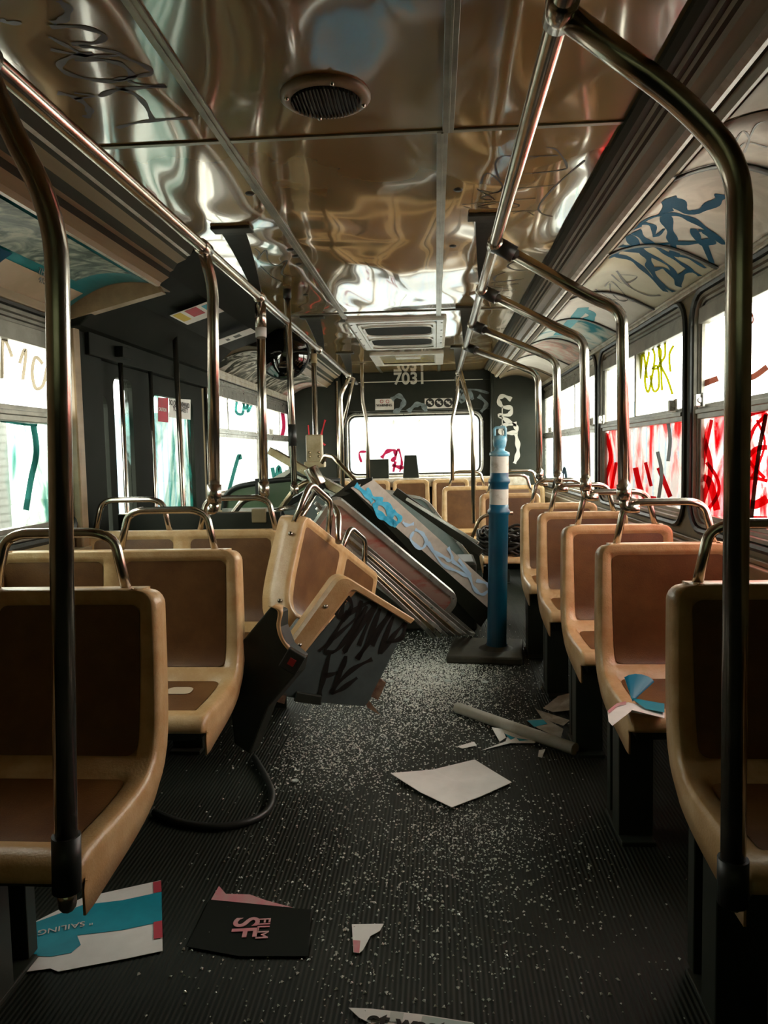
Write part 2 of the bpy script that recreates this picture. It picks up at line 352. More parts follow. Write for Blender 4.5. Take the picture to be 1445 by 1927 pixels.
def strokes(mb, lines, fn, w, nrm, off=.0015, sm=True):
    """painted strokes: each line of (x, y) pixels goes through fn to the surface; ribbons with a little thickness"""
    nrm = V(nrm) if not callable(nrm) else nrm
    for ln in lines:
        ww = w
        if isinstance(ln, tuple): ln, ww = ln
        p2 = smooth([V((a, b, 0)) for a, b in ln], 6) if sm else [V((a, b, 0)) for a, b in ln]
        P = [fn(p.x, p.y) for p in p2]; lo = []; hi = []
        if ww < 0:      # brush held flat: width given as seen on the pane
            for i, p in enumerate(p2):
                t = p2[min(i + 1, len(p2) - 1)] - p2[max(i - 1, 0)]; q_ = V((-t.y, t.x, 0)).normalized() * (-ww * .5)
                lo.append(fn(p.x - q_.x, p.y - q_.y) + nrm * off); hi.append(fn(p.x + q_.x, p.y + q_.y) + nrm * off)
            mb.grid([lo, hi], sm=False); continue
        for i, p in enumerate(P):
            t = P[min(i + 1, len(P) - 1)] - P[max(i - 1, 0)]
            nn = nrm(p) if callable(nrm) else nrm
            sd = nn.cross(t).normalized() * ww * .5 * (.75 + .25 * math.sin(i * .9 + ln[0][0]))
            lo.append(p - sd + nn * off); hi.append(p + sd + nn * off)
        mb.grid([lo, hi], sm=False)
    return mb
def dup(o, parent=None):
    c = o.copy(); col.objects.link(c); c.parent = parent
    for ch in list(o.children): dup(ch, c)
    return c

# ================================================================== STRUCTURE
XL, XR, YR, ZC = -1.52, 1.11, 8.25, 2.0
YF = -1.25
o = MB().box((XL - .06, YF, -.06), (XR + .06, YR + .1, 0)).build('floor', FLOORM); tag(o, 'dark ribbed rubber bus floor', kind='structure')
# ceiling panels
CEILX = (-.95, .50)
mb = MB(); mb.box((CEILX[0], YF, ZC), (CEILX[1], YR, ZC + .03))
ceil = mb.build('ceiling', CEIL); tag(ceil, 'glossy brown buckled laminate bus ceiling', kind='structure')
mb = MB().box((XL - .1, YF, 2.06), (XR + .1, YR + .1, 2.1)); o = mb.build('trim_1', DARKB); tag(o, 'roof skin above the ceiling panels', kind='structure')
nt_ = 2
def trim(mb, mat, label, **k):
    global nt_
    o = mb.build('trim_%d' % nt_, mat, **k); nt_ += 1; tag(o, label, kind='structure'); return o
def seam(x, y0, y1, wd=.022): return MB().box((x - wd / 2, y0, ZC - .006), (x + wd / 2, y1, ZC)).box((x - .003, y0, ZC - .009), (x + .003, y1, ZC - .006))
trim(seam(-.553, YF, 4.86, .03), SEAM, 'left lengthwise metal seam strip on the ceiling', bevel=.001)
trim(seam(.045, YF, 2.11, .03), SEAM, 'right lengthwise ceiling seam strip, front stretch', bevel=.001)
trim(seam(.03, 2.11, 4.86, .03), SEAM, 'right lengthwise ceiling seam strip, middle stretch', bevel=.001)
for y, wd in ((2.11, .018), (4.69, .02)):
    trim(MB().box((CEILX[0], y - wd / 2, ZC - .005), (CEILX[1], y + wd / 2, ZC)), SEAM, 'crosswise ceiling seam strip %s' % ('by the round speaker' if y < 3 else 'before the return air grille'), bevel=.001)
trim(MB().box((-.57, 7.45, ZC - .006), (-.54, YR, ZC)), COVED, 'short dark seam left of the rear number', bevel=.001)
trim(MB().box((.03, 7.45, ZC - .006), (.06, YR, ZC)), COVED, 'short dark seam right of the rear number', bevel=.001)
# light coves: cross-section strips (x, z, mat)
def cove(side, y0, y1, label):
    if side > 0:
        P = [(.50, 2.03), (.50, 1.985), (.515, 1.972), (.535, 1.972), (.54, 1.962), (.552, 1.962), (.556, 1.953), (.566, 1.951), (.572, 1.94), (.60, 1.925), (.605, 1.905), (.618, 1.895), (.630, 1.897), (.632, 1.915), (.645, 1.905), (.655, 1.885), (.665, 1.887), (.67, 2.03)]
        mt = [1, 1, 1, 0, 1, 0, 1, 0, 0, 0, 2, 2, 2, 1, 0, 0, 1]
    else:
        P = [(-.95, 2.03), (-.95, 1.985), (-.965, 1.955), (-.978, 1.952), (-.984, 1.94), (-1.02, 1.925), (-1.03, 1.91), (-1.036, 1.90), (-1.05, 1.893), (-1.056, 1.872), (-1.088, 1.852), (-1.098, 1.838), (-1.112, 1.838), (-1.118, 1.85), (-1.13, 2.03)]
        mt = [1, 1, 2, 1, 0, 1, 1, 0, 1, 0, 0, 2, 1, 1]
    mb = MB()
    for i in range(len(P) - 1):
        a, b = P[i], P[i + 1]
        mb.add([(a[0], y0, a[1]), (b[0], y0, b[1]), (b[0], y1, b[1]), (a[0], y1, a[1])], [(0, 1, 2, 3)], mi=mt[i])
    for y in (y0, y1): mb.add([(p[0], y, p[1]) for p in P], [tuple(range(len(P)))])
    m0 = COVE if side > 0 else COVEL
    trim(mb, [m0, COVED, COVEW], label)
cove(1, YF, YR - .35, 'ridged beige light cove along the right ceiling edge')
cove(-1, YF, 3.08, 'ridged brown light cove along the left ceiling edge before the door')
cove(-1, 4.95, YR - .35, 'ridged light cove along the left ceiling edge behind the door')
# curved card racks
def rack(side, t):
    """cross-section point of the curved card rack, t 0 (cove) .. 1 (window head)"""
    if side > 0: x, z = .66 + .44 * t, 1.893 - .063 * t + .075 * math.sin(math.pi * t) * (1 - .45 * t)
    else: x, z = -1.11 - .40 * t, 1.848 - .098 * t + .05 * math.sin(math.pi * t)
    return x, z
def racksheet(mb, side, y0, y1, t0=0, t1=1, off=0, k=14, skew=0):
    A = []; B = []
    for i in range(k + 1):
        t = t0 + (t1 - t0) * i / k; x, z = rack(side, t); A.append(V((x, y0 + skew * t, z - off))); B.append(V((x, y1 + skew * t, z - off)))
    mb.grid([A, B])
    return mb
for side, y0, y1, lb, m in ((1, YF, YR - .2, 'curved card rack panel above the right windows', AD_BROWN), (-1, YF, 3.24, 'curved card rack panel above the left front window', AD_BROWN), (-1, 4.95, YR - .2, 'curved card rack panel above the left rear windows', AD_BROWN)):
    trim(racksheet(MB(), side, y0, y1), m, lb, solid=.004)
def racknormal(side, p):
    t = ((p.x - .66) / .44) if side > 0 else ((-1.11 - p.x) / .40)
    a = rack(side, t - .02); b = rack(side, t + .02); n = V((b[1] - a[1], 0, a[0] - b[0])).normalized()
    return -n if n.z > 0 else n
def onrack(side):
    def f(px, py):
        d = ray(px, py); lo, hi = 0, 1
        def g(t):
            x, z = rack(side, t); s = (x - CAM.x) / d.x; return CAM.z + d.z * s - z
        for _ in range(30):
            m = (lo + hi) / 2
            if g(m) < 0: lo = m
            else: hi = m
        x, z = rack(side, (lo + hi) / 2); s = (x - CAM.x) / d.x
        return CAM + d * s
    return f
# header strips between rack and windows
trim(MB().box((1.085, YF, 1.805), (XR, YR - .1, 1.835)).box((1.10, YF, 1.83), (XR + .05, YR, 2.06)).tube([(1.083, YF, 1.828), (1.083, YR - .1, 1.828)], .008, 8), COVEW, 'pale lip rail above the right windows', bevel=.003)
trim(MB().box((XL, YF, 1.72), (-1.49, 3.24, 1.755)).box((XL - .05, YF, 1.75), (-1.50, 3.2, 2.06)), COVE, 'brown lip rail above the left front window', bevel=.003)
trim(MB().box((XL, 5.02, 1.70), (-1.49, YR - .1, 1.755)).box((XL - .05, 4.95, 1.75), (-1.50, YR, 2.06)).box((-1.492, 5.02, 1.722), (-1.484, YR - .1, 1.73)), COVEW, 'pale lip rail above the left rear windows', bevel=.003)

# side walls with windows
def side_wall(side, bays, zb, zt, X, name, label, mats):
    """bays: (y0, y1) cells with hole (h0, h1, z0, z1)"""
    fn = lambda a, b, h: V((X + side * h, a, b))
    mb = MB(); T = .06
    for (c0, c1, hole) in bays:
        if hole is None:
            mb.box((min(X, X + side * T), c0, 0), (max(X, X + side * T), c1, zt)); continue
        h0, h1, z0, z1 = hole
        outer = [fn(a, b, 0) for a, b in rrect(c0, c1, zb, zt, .0005)]
        inner = [fn(a, b, 0) for a, b in rrect(h0, h1, z0, z1, .13)]
        inner2 = [fn(a, b, T) for a, b in rrect(h0, h1, z0, z1, .13)]
        outer2 = [fn(a, b, T) for a, b in rrect(c0, c1, zb, zt, .0005)]
        mb.loft([outer, inner, inner2, outer2])
        mb.box((min(X, X + side * T), c0, 0), (max(X, X + side * T), c1, zb))
    o = mb.build(name, mats); tag(o, label, kind='structure'); return o
RB = [(YF, 1.92, None), (1.92, 3.47, (1.98, 3.44, .80, 1.80)), (3.47, 5.36, (3.52, 5.32, .80, 1.80)), (5.36, 7.25, (5.41, 7.20, .80, 1.80)), (7.25, YR, (7.29, 8.12, .80, 1.80))]  # unseen front bay left blank, first window started late to darken near seats
side_wall(1, RB, .70, 1.82, XR, 'wall_right', 'right side wall, ochre panel with four windows', WALLM)
LB = [(YF, 1.86, None), (1.86, 3.24, (1.92, 3.15, .84, 1.72)), (4.98, 6.72, (5.03, 6.68, .84, 1.71)), (6.72, YR, (6.76, 8.1, .84, 1.71))]  # left front bay likewise closed out of view to keep daylight off near seats
side_wall(-1, LB, .70, 1.75, XL, 'wall_left', 'left side wall, ochre panel with three windows', WALLM)
nw = 1
def window(side, hole, zt, X, mull, latch, up_m, lo_m, label, alu=ALU):
    global nw
    y0, y1, z0, z1 = hole; s = side
    fn = lambda a, b, h: V((X + s * h, a, b))
    w_ = root('window_%d' % nw, (X, (y0 + y1) / 2, z0)); nw += 1; tag(w_, label, kind='structure')
    mb = MB(); ring(mb, fn, (y0, y1, z0, z1), .13, [(-.014, 0), (-.014, -.012), (-.002, -.018), (.010, -.012), (.012, .004), (.018, .010)], sm=False)
    mb.build('rubber_gasket', GASK, w_)
    mb = MB(); ring(mb, fn, (y0, y1, z0, z1), .13, [(.012, .004), (.016, -.002), (.030, -.002), (.034, .010), (.046, .010), (.05, .018), (.066, .018), (.068, .03), (.068, .05), (.05, .055), (.012, .055)])
    mb.build('window_frame', alu, w_)
    a, b = y0 + .06, y1 - .06
    xa, xb = sorted((X + s * .004, X + s * .05))
    mb = MB().box((xa, a, zt - .03), (xb, b, zt + .03)).box((min(X - s * .006, X + s * .01), a, zt - .008), (max(X - s * .006, X + s * .01), b, zt + .012))
    mb.box((xa, a, z1 - .13), (xb, b, z1 - .065))
    mb.build('transom_bar', alu, w_, bevel=.003)
    for my in mull:
        MB().box((xa, my - .016, z0 + .06 if my < 0 else zt + .03), (xb, my + .016, z1 - .12)).box((xa + .01, my + .018, zt + .03), (xb - .01, my + .03, z1 - .12)).build('mullion', alu, w_, bevel=.003)
    if latch is not None:
        xi = X - s * .012
        for ly in latch:
            MB().box((min(xi, X), ly - .03, zt + .015), (max(xi, X), ly + .03, zt + .075)).tube([(xi - s * .004, ly - .02, zt + .045), (xi - s * .004, ly + .035, zt + .045)], .012, 10).box((min(xi - s * .022, xi), ly - .012, zt + .02), (max(xi - s * .022, xi), ly + .012, zt + .07)).build('latch', ALUW, w_, bevel=.003)
    xg = X + s * .035
    e = .0015
    def pane(z_0, z_1, nm, m, rad):
        q = rrect(a, b, z_0, z_1, rad); mb = MB(); mb.prism([V((xg, p[0], p[1])) for p in q], (s * .003, 0, 0))
        return mb.build(nm, m, w_)
    pane(zt + .03, z1 - .12, 'upper_pane', up_m, .05); pane(z0 + .05, zt - .03, 'lower_pane', lo_m, .08)
    return w_
wr1 = window(1, RB[1][2], 1.30, XR, [], [3.30], G_CLEAR, G_RED, 'nearest right window, red painted lower pane')
wr2 = window(1, RB[2][2], 1.30, XR, [4.42], [3.66, 5.2], G_CLEAR, G_RED2, 'second right window with yellow scrawl above red and grey pane')
wr3 = window(1, RB[3][2], 1.30, XR, [6.3], [5.55], G_WHITE, G_TEAL2, 'third right window with pale teal lower pane', ALUW)
wr4 = window(1, RB[4][2], 1.30, XR, [], [7.5], G_WHITE, G_TEAL2, 'last right window beside the dark rear panel', ALUW)
wl1 = window(-1, LB[1][2], 1.325, XL, [], [3.0], G_CLEAR, G_TEAL, 'nearest left window with beige letters and teal smears')
wl2 = window(-1, LB[2][2], 1.325, XL, [5.62], [6.5], G_CLEAR, G_WHITE, 'first left window behind the rear door, teal scrawl', ALUW)
wl3 = window(-1, LB[3][2], 1.325, XL, [7.5], [7.0], G_WHITE, G_TEAL2, 'last left window near the rear corner', ALUW)
def onplane(P0, n):
    def f(x, y): d = ray(x, y); return CAM + d * ((P0 - CAM).dot(n) / d.dot(n))
    return f
def onX(X): return lambda x, y: at(x, y, X=X)
def onY(Y): return lambda x, y: at(x, y, Y=Y)
def onZ(Z): return lambda x, y: at(x, y, Z=Z)
GX = XR + .033; GXL = XL - .033
# writing on the glass (children of the windows)
mo = [[(1197, 672), (1204, 714), (1210, 660), (1218, 712)], [(1216, 660), (1224, 652), (1232, 668), (1228, 706), (1220, 738), (1214, 712), (1222, 662)], [(1234, 650), (1244, 660), (1240, 690), (1228, 694), (1238, 690), (1240, 728), (1230, 735), (1224, 706)], [(1246, 735), (1244, 690), (1240, 655), (1250, 636), (1252, 668), (1244, 686), (1256, 712), (1266, 742)], [(1262, 700), (1260, 668), (1268, 650)]]
strokes(MB(), mo, onX(GX), -4.5, (-1, 0, 0)).build('yellow_scrawl', F_YEL, wr2)
mb = MB(); rs = random.Random(3)
reds = [([(1315, 800), (1338, 880), (1320, 960), (1345, 975)], .03), ([(1340, 790), (1326, 860), (1318, 930)], .02), ([(1330, 870), (1350, 900), (1352, 930), (1328, 965)], .02), ([(1408, 772), (1402, 830), (1390, 900), (1398, 960)], .03), ([(1445, 778), (1418, 810), (1408, 860), (1440, 900)], .02), ([(1400, 868), (1424, 845), (1445, 842)], .03), ([(1395, 905), (1420, 900), (1445, 905)], .02), ([(1310, 900), (1335, 905), (1350, 960)], .04), ([(1395, 940), (1420, 950), (1445, 938)], .05), ([(1425, 790), (1440, 830), (1430, 870), (1414, 900)], .015), ([(1405, 780), (1440, 770)], .035), ([(1300, 965), (1345, 985)], .05), ([(1395, 978), (1445, 980)], .05)]
strokes(mb, [(l, -w_ * 330) for l, w_ in reds], onX(GX), .02, (-1, 0, 0), off=.002)
mb.build('red_drips', F_RED, wr1)
strokes(MB(), [([(1443, 780), (1428, 860), (1415, 975)], -8.1)], onX(GX), .03, (-1, 0, 0), off=.003).build('dark_bar', F_DBR, wr1)
strokes(MB(), [([(1308, 728), (1325, 722), (1352, 712)], -11.5), ([(1395, 715), (1420, 708), (1445, 690)], -11.5), ([(1412, 600), (1416, 590), (1418, 604), (1412, 612)], -2.8)], onX(GX), .04, (-1, 0, 0), off=.002).build('brown_stain', F_BRN, wr1)
strokes(MB(), [([(1438, 518), (1448, 524)], -11.5)], onX(GX), .03, (-1, 0, 0)).build('blue_spot', BLUEI, wr1)
mb = MB(); strokes(mb, [([(1140, 815), (1150, 860), (1140, 905), (1148, 935)], -7.8), ([(1196, 880), (1210, 930), (1235, 940)], -10.4), ([(1215, 870), (1226, 915)], -6.5), ([(1240, 880), (1262, 935)], -9.1), ([(1160, 870), (1150, 925)], -6.5)], onX(GX), .05, (-1, 0, 0), off=.002)
mb.build('red_drips', F_RED, wr2)
strokes(MB(), [([(1258, 795), (1262, 830), (1258, 868)], -6.9), ([(1238, 850), (1246, 890), (1240, 940)], -6.9)], onX(GX), .05, (-1, 0, 0), off=.003).build('grey_streaks', GASK, wr2)
strokes(MB(), [([(1058, 905), (1062, 880), (1066, 905), (1064, 925)], -4.6), ([(1018, 830), (1020, 870), (1018, 900)], -4.6)], onX(GX), .02, (-1, 0, 0)).build('dark_scrawl', BLUEI, wr3)
strokes(MB(), [([(3, 712), (5, 640), (14, 650), (22, 672)], -6.9), ([(36, 684), (44, 660), (48, 665), (42, 715)], -6.9), ([(80, 685), (66, 672), (60, 700), (66, 730), (80, 725), (88, 690)], -6.9)], onX(GXL), .03, (1, 0, 0)).build('beige_letters', F_BEI, wl1)
strokes(MB(), [([(62, 800), (68, 850), (58, 900), (48, 960)], -11.5), ([(0, 792), (40, 798), (70, 800)], -4.6)], onX(GXL), .03, (1, 0, 0)).build('teal_smears', F_TEAL, wl1)
strokes(MB(), [([(446, 750), (444, 775), (456, 778), (458, 752), (454, 745), (462, 770), (468, 748), (466, 775), (478, 752)], -5.1), ([(430, 925), (448, 860), (452, 865)], -6.9)], onX(GXL), .02, (1, 0, 0)).build('teal_scrawl', F_TEAL, wl2)
strokes(MB(), [([(512, 880), (518, 905), (524, 878), (532, 905), (540, 885)], -6.9)], onX(GXL), .02, (1, 0, 0)).build('teal_scrawl', F_TEAL, wl3)
strokes(MB(), [([(530, 770), (534, 800), (530, 822)], -6.9)], onX(GXL), .02, (1, 0, 0)).build('pink_scrawl', F_PINK, wl3)

# ledges / cladding below right windows
trim(MB().box((1.06, YF, .70), (XR, YR - .1, .745)).box((1.085, YF, .745), (XR, YR - .1, .765)), COVE, 'sill ledge under the right windows', bevel=.004)
trim(MB().box((XL, YF, .74), (-1.47, 3.2, .785)), COVE, 'sill ledge under the left front window', bevel=.004)

# front of the bus behind the viewer
mb = MB().box((XL - .06, YF - .05, -.06), (XR + .06, YF, .85)).box((XL - .06, YF - .05, 1.75), (XR + .06, YF, 2.1)).box((XL - .06, YF - .05, .85), (-1.4, YF, 1.75)).box((1.0, YF - .05, .85), (XR + .06, YF, 1.75))
o = mb.build('wall_front', DARK); tag(o, 'dark front bulkhead behind the viewer', kind='structure')
o = MB().box((-1.4, YF - .03, .85), (1.0, YF - .026, 1.75)).build('window_9', glass('windscreen_fill_tint', (.075, .082, .058))); tag(o, 'unseen windscreen behind the viewer, tint added to lift the shadows', kind='structure')  # unseen pane, its tint added to let in faint fill light for dark surfaces

# rear wall
mb = MB()
fnR = lambda a, b, h: V((a, YR + h, b))
outer = [fnR(a, b, 0) for a, b in rrect(XL, XR, .70, 2.06, .0005)]
hole = (-.935, .475, .925, 1.56)
inner = [fnR(a, b, 0) for a, b in rrect(*hole, .09)]; inner2 = [fnR(a, b, .06) for a, b in rrect(*hole, .09)]; outer2 = [fnR(a, b, .06) for a, b in rrect(XL, XR, .70, 2.06, .0005)]
mb.loft([outer, inner, inner2, outer2]); mb.box((XL, YR, -.06), (XR, YR + .06, .70))
o = mb.build('wall_rear', DARK); tag(o, 'dark rear bulkhead around the back window', kind='structure')
wre = root('window_%d' % nw, (-.23, YR, .9)); tag(wre, 'wide rear window with faint scrawls', kind='structure')
mb = MB(); ring(mb, fnR, hole, .09, [(-.03, 0), (-.03, -.012), (-.008, -.016), (-.002, -.008), (.004, -.006), (.006, .02)]); mb.build('window_frame', ALUW, wre)
mb = MB(); ring(mb, fnR, hole, .09, [(.0, -.004), (.004, -.010), (.016, -.006), (.018, .02)]); mb.build('rubber_gasket', GASK, wre)
mb = MB(); mb.prism([V((a, YR + .03, b)) for a, b in rrect(*hole, .09)], (0, .004, 0)); mb.build('rear_pane', G_CLEAR, wre)
YG = YR + .027
strokes(MB(), [([(690, 850), (676, 852), (680, 870)], .03), ([(718, 862), (728, 850), (742, 848), (744, 860), (736, 868)], .05), ([(744, 858), (750, 846), (756, 870), (752, 888)], .03), ([(738, 875), (755, 880), (762, 878)], .05), ([(740, 888), (744, 868)], .05)], onY(YG), .02, (0, -1, 0)).build('crimson_scrawl', F_PINK, wre)
strokes(MB(), [([(740, 790), (746, 815), (738, 826)], .03), ([(758, 790), (760, 800), (764, 818), (756, 822)], .03), ([(724, 826), (736, 800), (742, 792)], .03), ([(700, 795), (715, 800), (712, 820), (695, 830)], .012), ([(785, 795), (790, 790), (784, 806)], .02), ([(780, 812), (830, 804), (840, 806)], .012)], onY(YG), .02, (0, -1, 0)).build('grey_scrawl', F_GREY, wre)

# rear header with number
hdr = MB(); P = [at(652, 712, Y=8.15)]
mb = MB().box((-.98, 8.13, 1.90), (.60, 8.17, 2.0)).box((-.98, 8.17, 1.60), (.60, YR, 2.0))
o = trim(mb, DARK, 'dark header panel above the rear window', bevel=.006)
MB().box((-.93, 8.118, 1.897), (.50, 8.13, 1.905)).build('bright_strip', WHITE, o)
tx = text('7031', 'fleet_number', .172, at(771, 713, Y=8.125), (1, 0, 0.0), (0, 0, 1), WHITEI, o, bold=.004)
def sticker(name, label, q, Yp, mat, cat='sticker'):
    s = root(name, (0, 0, 0)); pts = [at(x, y, Y=Yp) for x, y in q]; s.location = pts[3]
    MB().prism(pts, (0, .0015, 0)).build('backing', mat, s); tag(s, label, cat); return s
s = sticker('warning_sticker', 'white warning sticker on the dark header, left above the rear window', [(706, 751), (741, 750), (741, 771), (706, 772)], 8.165, PAPER)
text('WARNING', 'warning_text', .034, at(723, 763, Y=8.162), (1, 0, 0), (0, 0, 1), INK, s, bold=.001)
for px in (718, 729): MB().tube([at(px, 755.5, Y=8.162) + V((.016 * math.cos(a), 0, .016 * math.sin(a))) for a in (k * math.pi / 6 for k in range(12))], .003, 6, closed=True).build('red_circle_mark', RED, s)
s = sticker('prohibition_sticker', 'white sticker of three round prohibition pictograms above the rear window', [(799, 750), (851, 749), (851, 768), (799, 769)], 8.165, PAPER)
for px in (809, 826, 843):
    c = at(px, 758, Y=8.163)
    MB().lathe([(.0, -.001), (.046, -.001), (.046, .001)], c, (0, -1, 0), 24, False).build('pictogram_disc', INK, s)
    MB().box((-.03, -.002, -.008), (.03, 0, .008), Matrix.Translation(c + V((0, -.002, 0))) @ Matrix.Rotation(.7, 4, 'Y')).box((-.018, -.002, -.006), (.018, 0, .006), Matrix.Translation(c + V((0, -.002, .004))) @ Matrix.Rotation(-.5, 4, 'Y')).build('pictogram_mark', PAPER, s)
mb = MB()
strokes(mb, [([(737, 752), (750, 745), (760, 755), (752, 770), (740, 776)], .06), ([(768, 775), (782, 762), (795, 762), (802, 774)], .06), ([(862, 732), (868, 755), (878, 735), (890, 752)], .06), ([(900, 745), (915, 760), (905, 775)], .05), ([(860, 738), (890, 733), (920, 740)], .03)], onY(8.165), .05, (0, -1, 0))
mb.build('faded_white_graffiti', GRYW, o)
# rear corner panels
mb = MB().box((.60, 8.02, .5), (1.12, 8.06, 2.0)).box((.575, 8.02, .8), (.60, YR, 2.0)); o = trim(mb, DARK, 'dark rear corner panel on the right', bevel=.004)
mb = MB(); strokes(mb, [([(962, 752), (948, 745), (938, 752), (945, 765), (962, 768), (958, 780), (940, 782), (952, 790), (968, 800), (972, 812), (955, 815), (940, 812), (950, 800), (972, 798)], .05), ([(970, 815), (974, 835), (974, 855), (968, 872)], .055), ([(945, 765), (945, 830)], .012), ([(952, 790), (950, 845)], .01)], onY(8.015), .05, (0, -1, 0)); mb.build('white_graffiti', WHITEI, o)
mb = MB().box((-1.52, 7.9, .5), (-1.02, 7.94, 2.0)).box((-1.02, 7.9, .5), (-.99, YR, 2.0)); o = trim(mb, DARK, 'dark rear corner panel on the left', bevel=.004)
mb = MB(); strokes(mb, [([(612, 790), (604, 825), (612, 838)], .025), ([(580, 800), (584, 850)], .012), ([(612, 865), (600, 880)], .015)], onY(7.895), .03, (0, -1, 0)); mb.build('red_graffiti', REDI, o)
trim(MB().tube([(-1.0, 7.88, .5), (-1.0, 7.88, 1.9)], .014), STEEL, 'bright corner tube left of the rear window')

# ---------------- rear door, black
D = root('door_1', (XL, 4.1, 0)); tag(D, 'black folding rear door with tall rounded glass', kind='structure')
X = XL
def dfn(a, b, h): return V((X - h, a, b))
cells = [(3.24, 3.54, (3.40, 3.51, .45, 1.44), G_CLEAR), (3.54, 3.92, (3.585, 3.81, .30, 1.54), G_TEAL2), (3.92, 4.98, (4.10, 4.78, .25, 1.50), G_TEAL)]
for c0, c1, h, gm in cells:
    mb = MB(); a = [dfn(p, q, 0) for p, q in rrect(c0, c1, 0, 2.03, .0005)]; b = [dfn(p, q, 0) for p, q in rrect(*h, .05)]
    mb.loft([a, b, [p + V((-.04, 0, 0)) for p in b], [p + V((-.04, 0, 0)) for p in a]]); lf = mb.build('door_leaf', DOORM, D)
    MB().prism([dfn(p, q, .02) for p, q in rrect(*h, .05)], (-.003, 0, 0)).build('glass', gm, lf)
for y in (3.56, 3.94, 4.90): MB().tube([(XL + .05, y, .1), (XL + .05, y, 1.6)], .011, 10).build('door_rod', STEEL, D)
MB().box((XL, 3.24, 1.60), (XL + .05, 4.98, 1.70)).box((XL + .05, 3.5, 1.62), (XL + .09, 3.62, 1.67)).box((XL + .05, 4.3, 1.60), (XL + .08, 4.42, 1.66)).build('door_gear_box', DOORM, D, bevel=.004)
MB().prism([at(x, y, X=XL + .006) for x, y in ((297, 748), (316, 749), (316, 795), (297, 793))], (.002, 0, 0)).build('red_sticker', RED, D)
MB().prism([at(x, y, X=XL + .006) for x, y in ((318, 750), (358, 752), (358, 790), (318, 785))], (.002, 0, 0)).build('white_sticker', PAPER, D)
for s_, (px, py), sz, mt in (('CAUTION', (306, 771), .028, PAPER), ('DO OPEN INWARD', (338, 761), .042, INK), ('YOUR SAFETY', (340, 771), .042, INK)):
    text(s_, 'sticker_text', sz, at(px, py, X=XL + .0095), (0, 1, 0), (0, 0, 1), mt, D, bold=.0006)
# stepwell header: sloped dark panel over the door
mb = MB(); P = [(-.95, 2.03), (-.95, 1.98), (-1.08, 1.90), (-1.30, 1.83), (-1.44, 1.70), (XL + .02, 1.69), (XL, 2.03)]
mb.prism([V((x, 3.10, z)) for x, z in P], (0, 1.84, 0)); o = trim(mb, DOORM, 'dark sloped header over the rear door', bevel=.006)
trim(MB().box((XL, 3.18, .0), (XL + .03, 3.40, 1.70)), DOORM, 'black door post in front of the rear door', bevel=.004)
trim(MB().box((XL, 3.12, .0), (XL + .04, 3.18, 1.74)), COVEL, 'brown pillar in front of the rear door', bevel=.01)
mb = MB(); Q = [rack(-1, i / 12) for i in range(13)]
mb.prism([V((x, 3.085, z)) for x, z in Q] + [V((x + .02, 3.085, z - .03 - .05 * math.sin(i / 12 * math.pi))) for i, (x, z) in reversed(list(enumerate(Q)))], (0, .05, 0))
trim(mb, COVEL, 'curved brown end cap of the left card rack')

# ================================================================== CARDS in the racks
def adcard(label, side, y0, y1, mat, t0=.03, t1=.97, skew=.05, extra=None):
    e = root('advertising_card', (rack(side, .5)[0], (y0 + y1) / 2, rack(side, .5)[1])); tag(e, label, 'poster')
    racksheet(MB(), side, y0, y1, t0, t1, .007, skew=skew).build('card_face', mat, e, solid=.0015)
    if extra: extra(e)
    return e
def rk(e, lines, wd, m, nm, side=1): strokes(MB(), lines, onrack(side), wd, lambda p: racknormal(side, p), off=.0105).build(nm, m, e)
blue = [([(1252, 395), (1256, 370), (1270, 372), (1290, 392), (1320, 390), (1350, 372), (1362, 360)], .028), ([(1250, 400), (1262, 430), (1268, 455), (1272, 478)], .024), ([(1196, 425), (1215, 408), (1250, 398), (1290, 402), (1330, 425), (1365, 455)], .022), ([(1195, 430), (1215, 448), (1245, 465), (1275, 485), (1305, 505)], .02), ([(1180, 438), (1200, 460), (1220, 480), (1225, 500), (1245, 530), (1270, 545)], .022), ([(1205, 462), (1250, 454), (1300, 452), (1340, 448)], .022), ([(1165, 458), (1200, 462), (1230, 478), (1265, 500), (1276, 530)], .016), ([(1155, 475), (1190, 485), (1220, 510), (1255, 545)], .018), ([(1306, 425), (1318, 450), (1330, 455), (1342, 448), (1330, 432), (1316, 428)], .02), ([(1328, 455), (1342, 490)], .016), ([(1275, 475), (1300, 482), (1330, 500)], .015), ([(1225, 505), (1250, 500), (1272, 520), (1280, 535), (1283, 515), (1300, 505), (1320, 515)], .018), ([(1150, 480), (1170, 465), (1205, 470)], .02), ([(1208, 415), (1228, 420), (1232, 440), (1250, 425)], .012)]
adcard('tan scraped card with thick blue spray scrawl, right side above the nearest window', 1, 2.22, 3.0, AD_SCRAPE, extra=lambda e: (rk(e, [(l, w_ * 1.75) for l, w_ in blue], .02, BLUEI, 'blue_spray_scrawl')))
adcard('brown worn card at the near end of the right rack with thin dark scrawl', 1, 1.0, 1.85, AD_BROWN, extra=lambda e: rk(e, [([(1375, 275), (1395, 240), (1410, 255), (1400, 280), (1420, 230), (1440, 220)], .006), ([(1380, 300), (1400, 262), (1445, 270)], .006)], .006, INKB, 'thin_scrawl'))
adcard('scraped white card with torn brown edge before the blue scrawl card', 1, 1.87, 2.19, AD_SCRAPE)
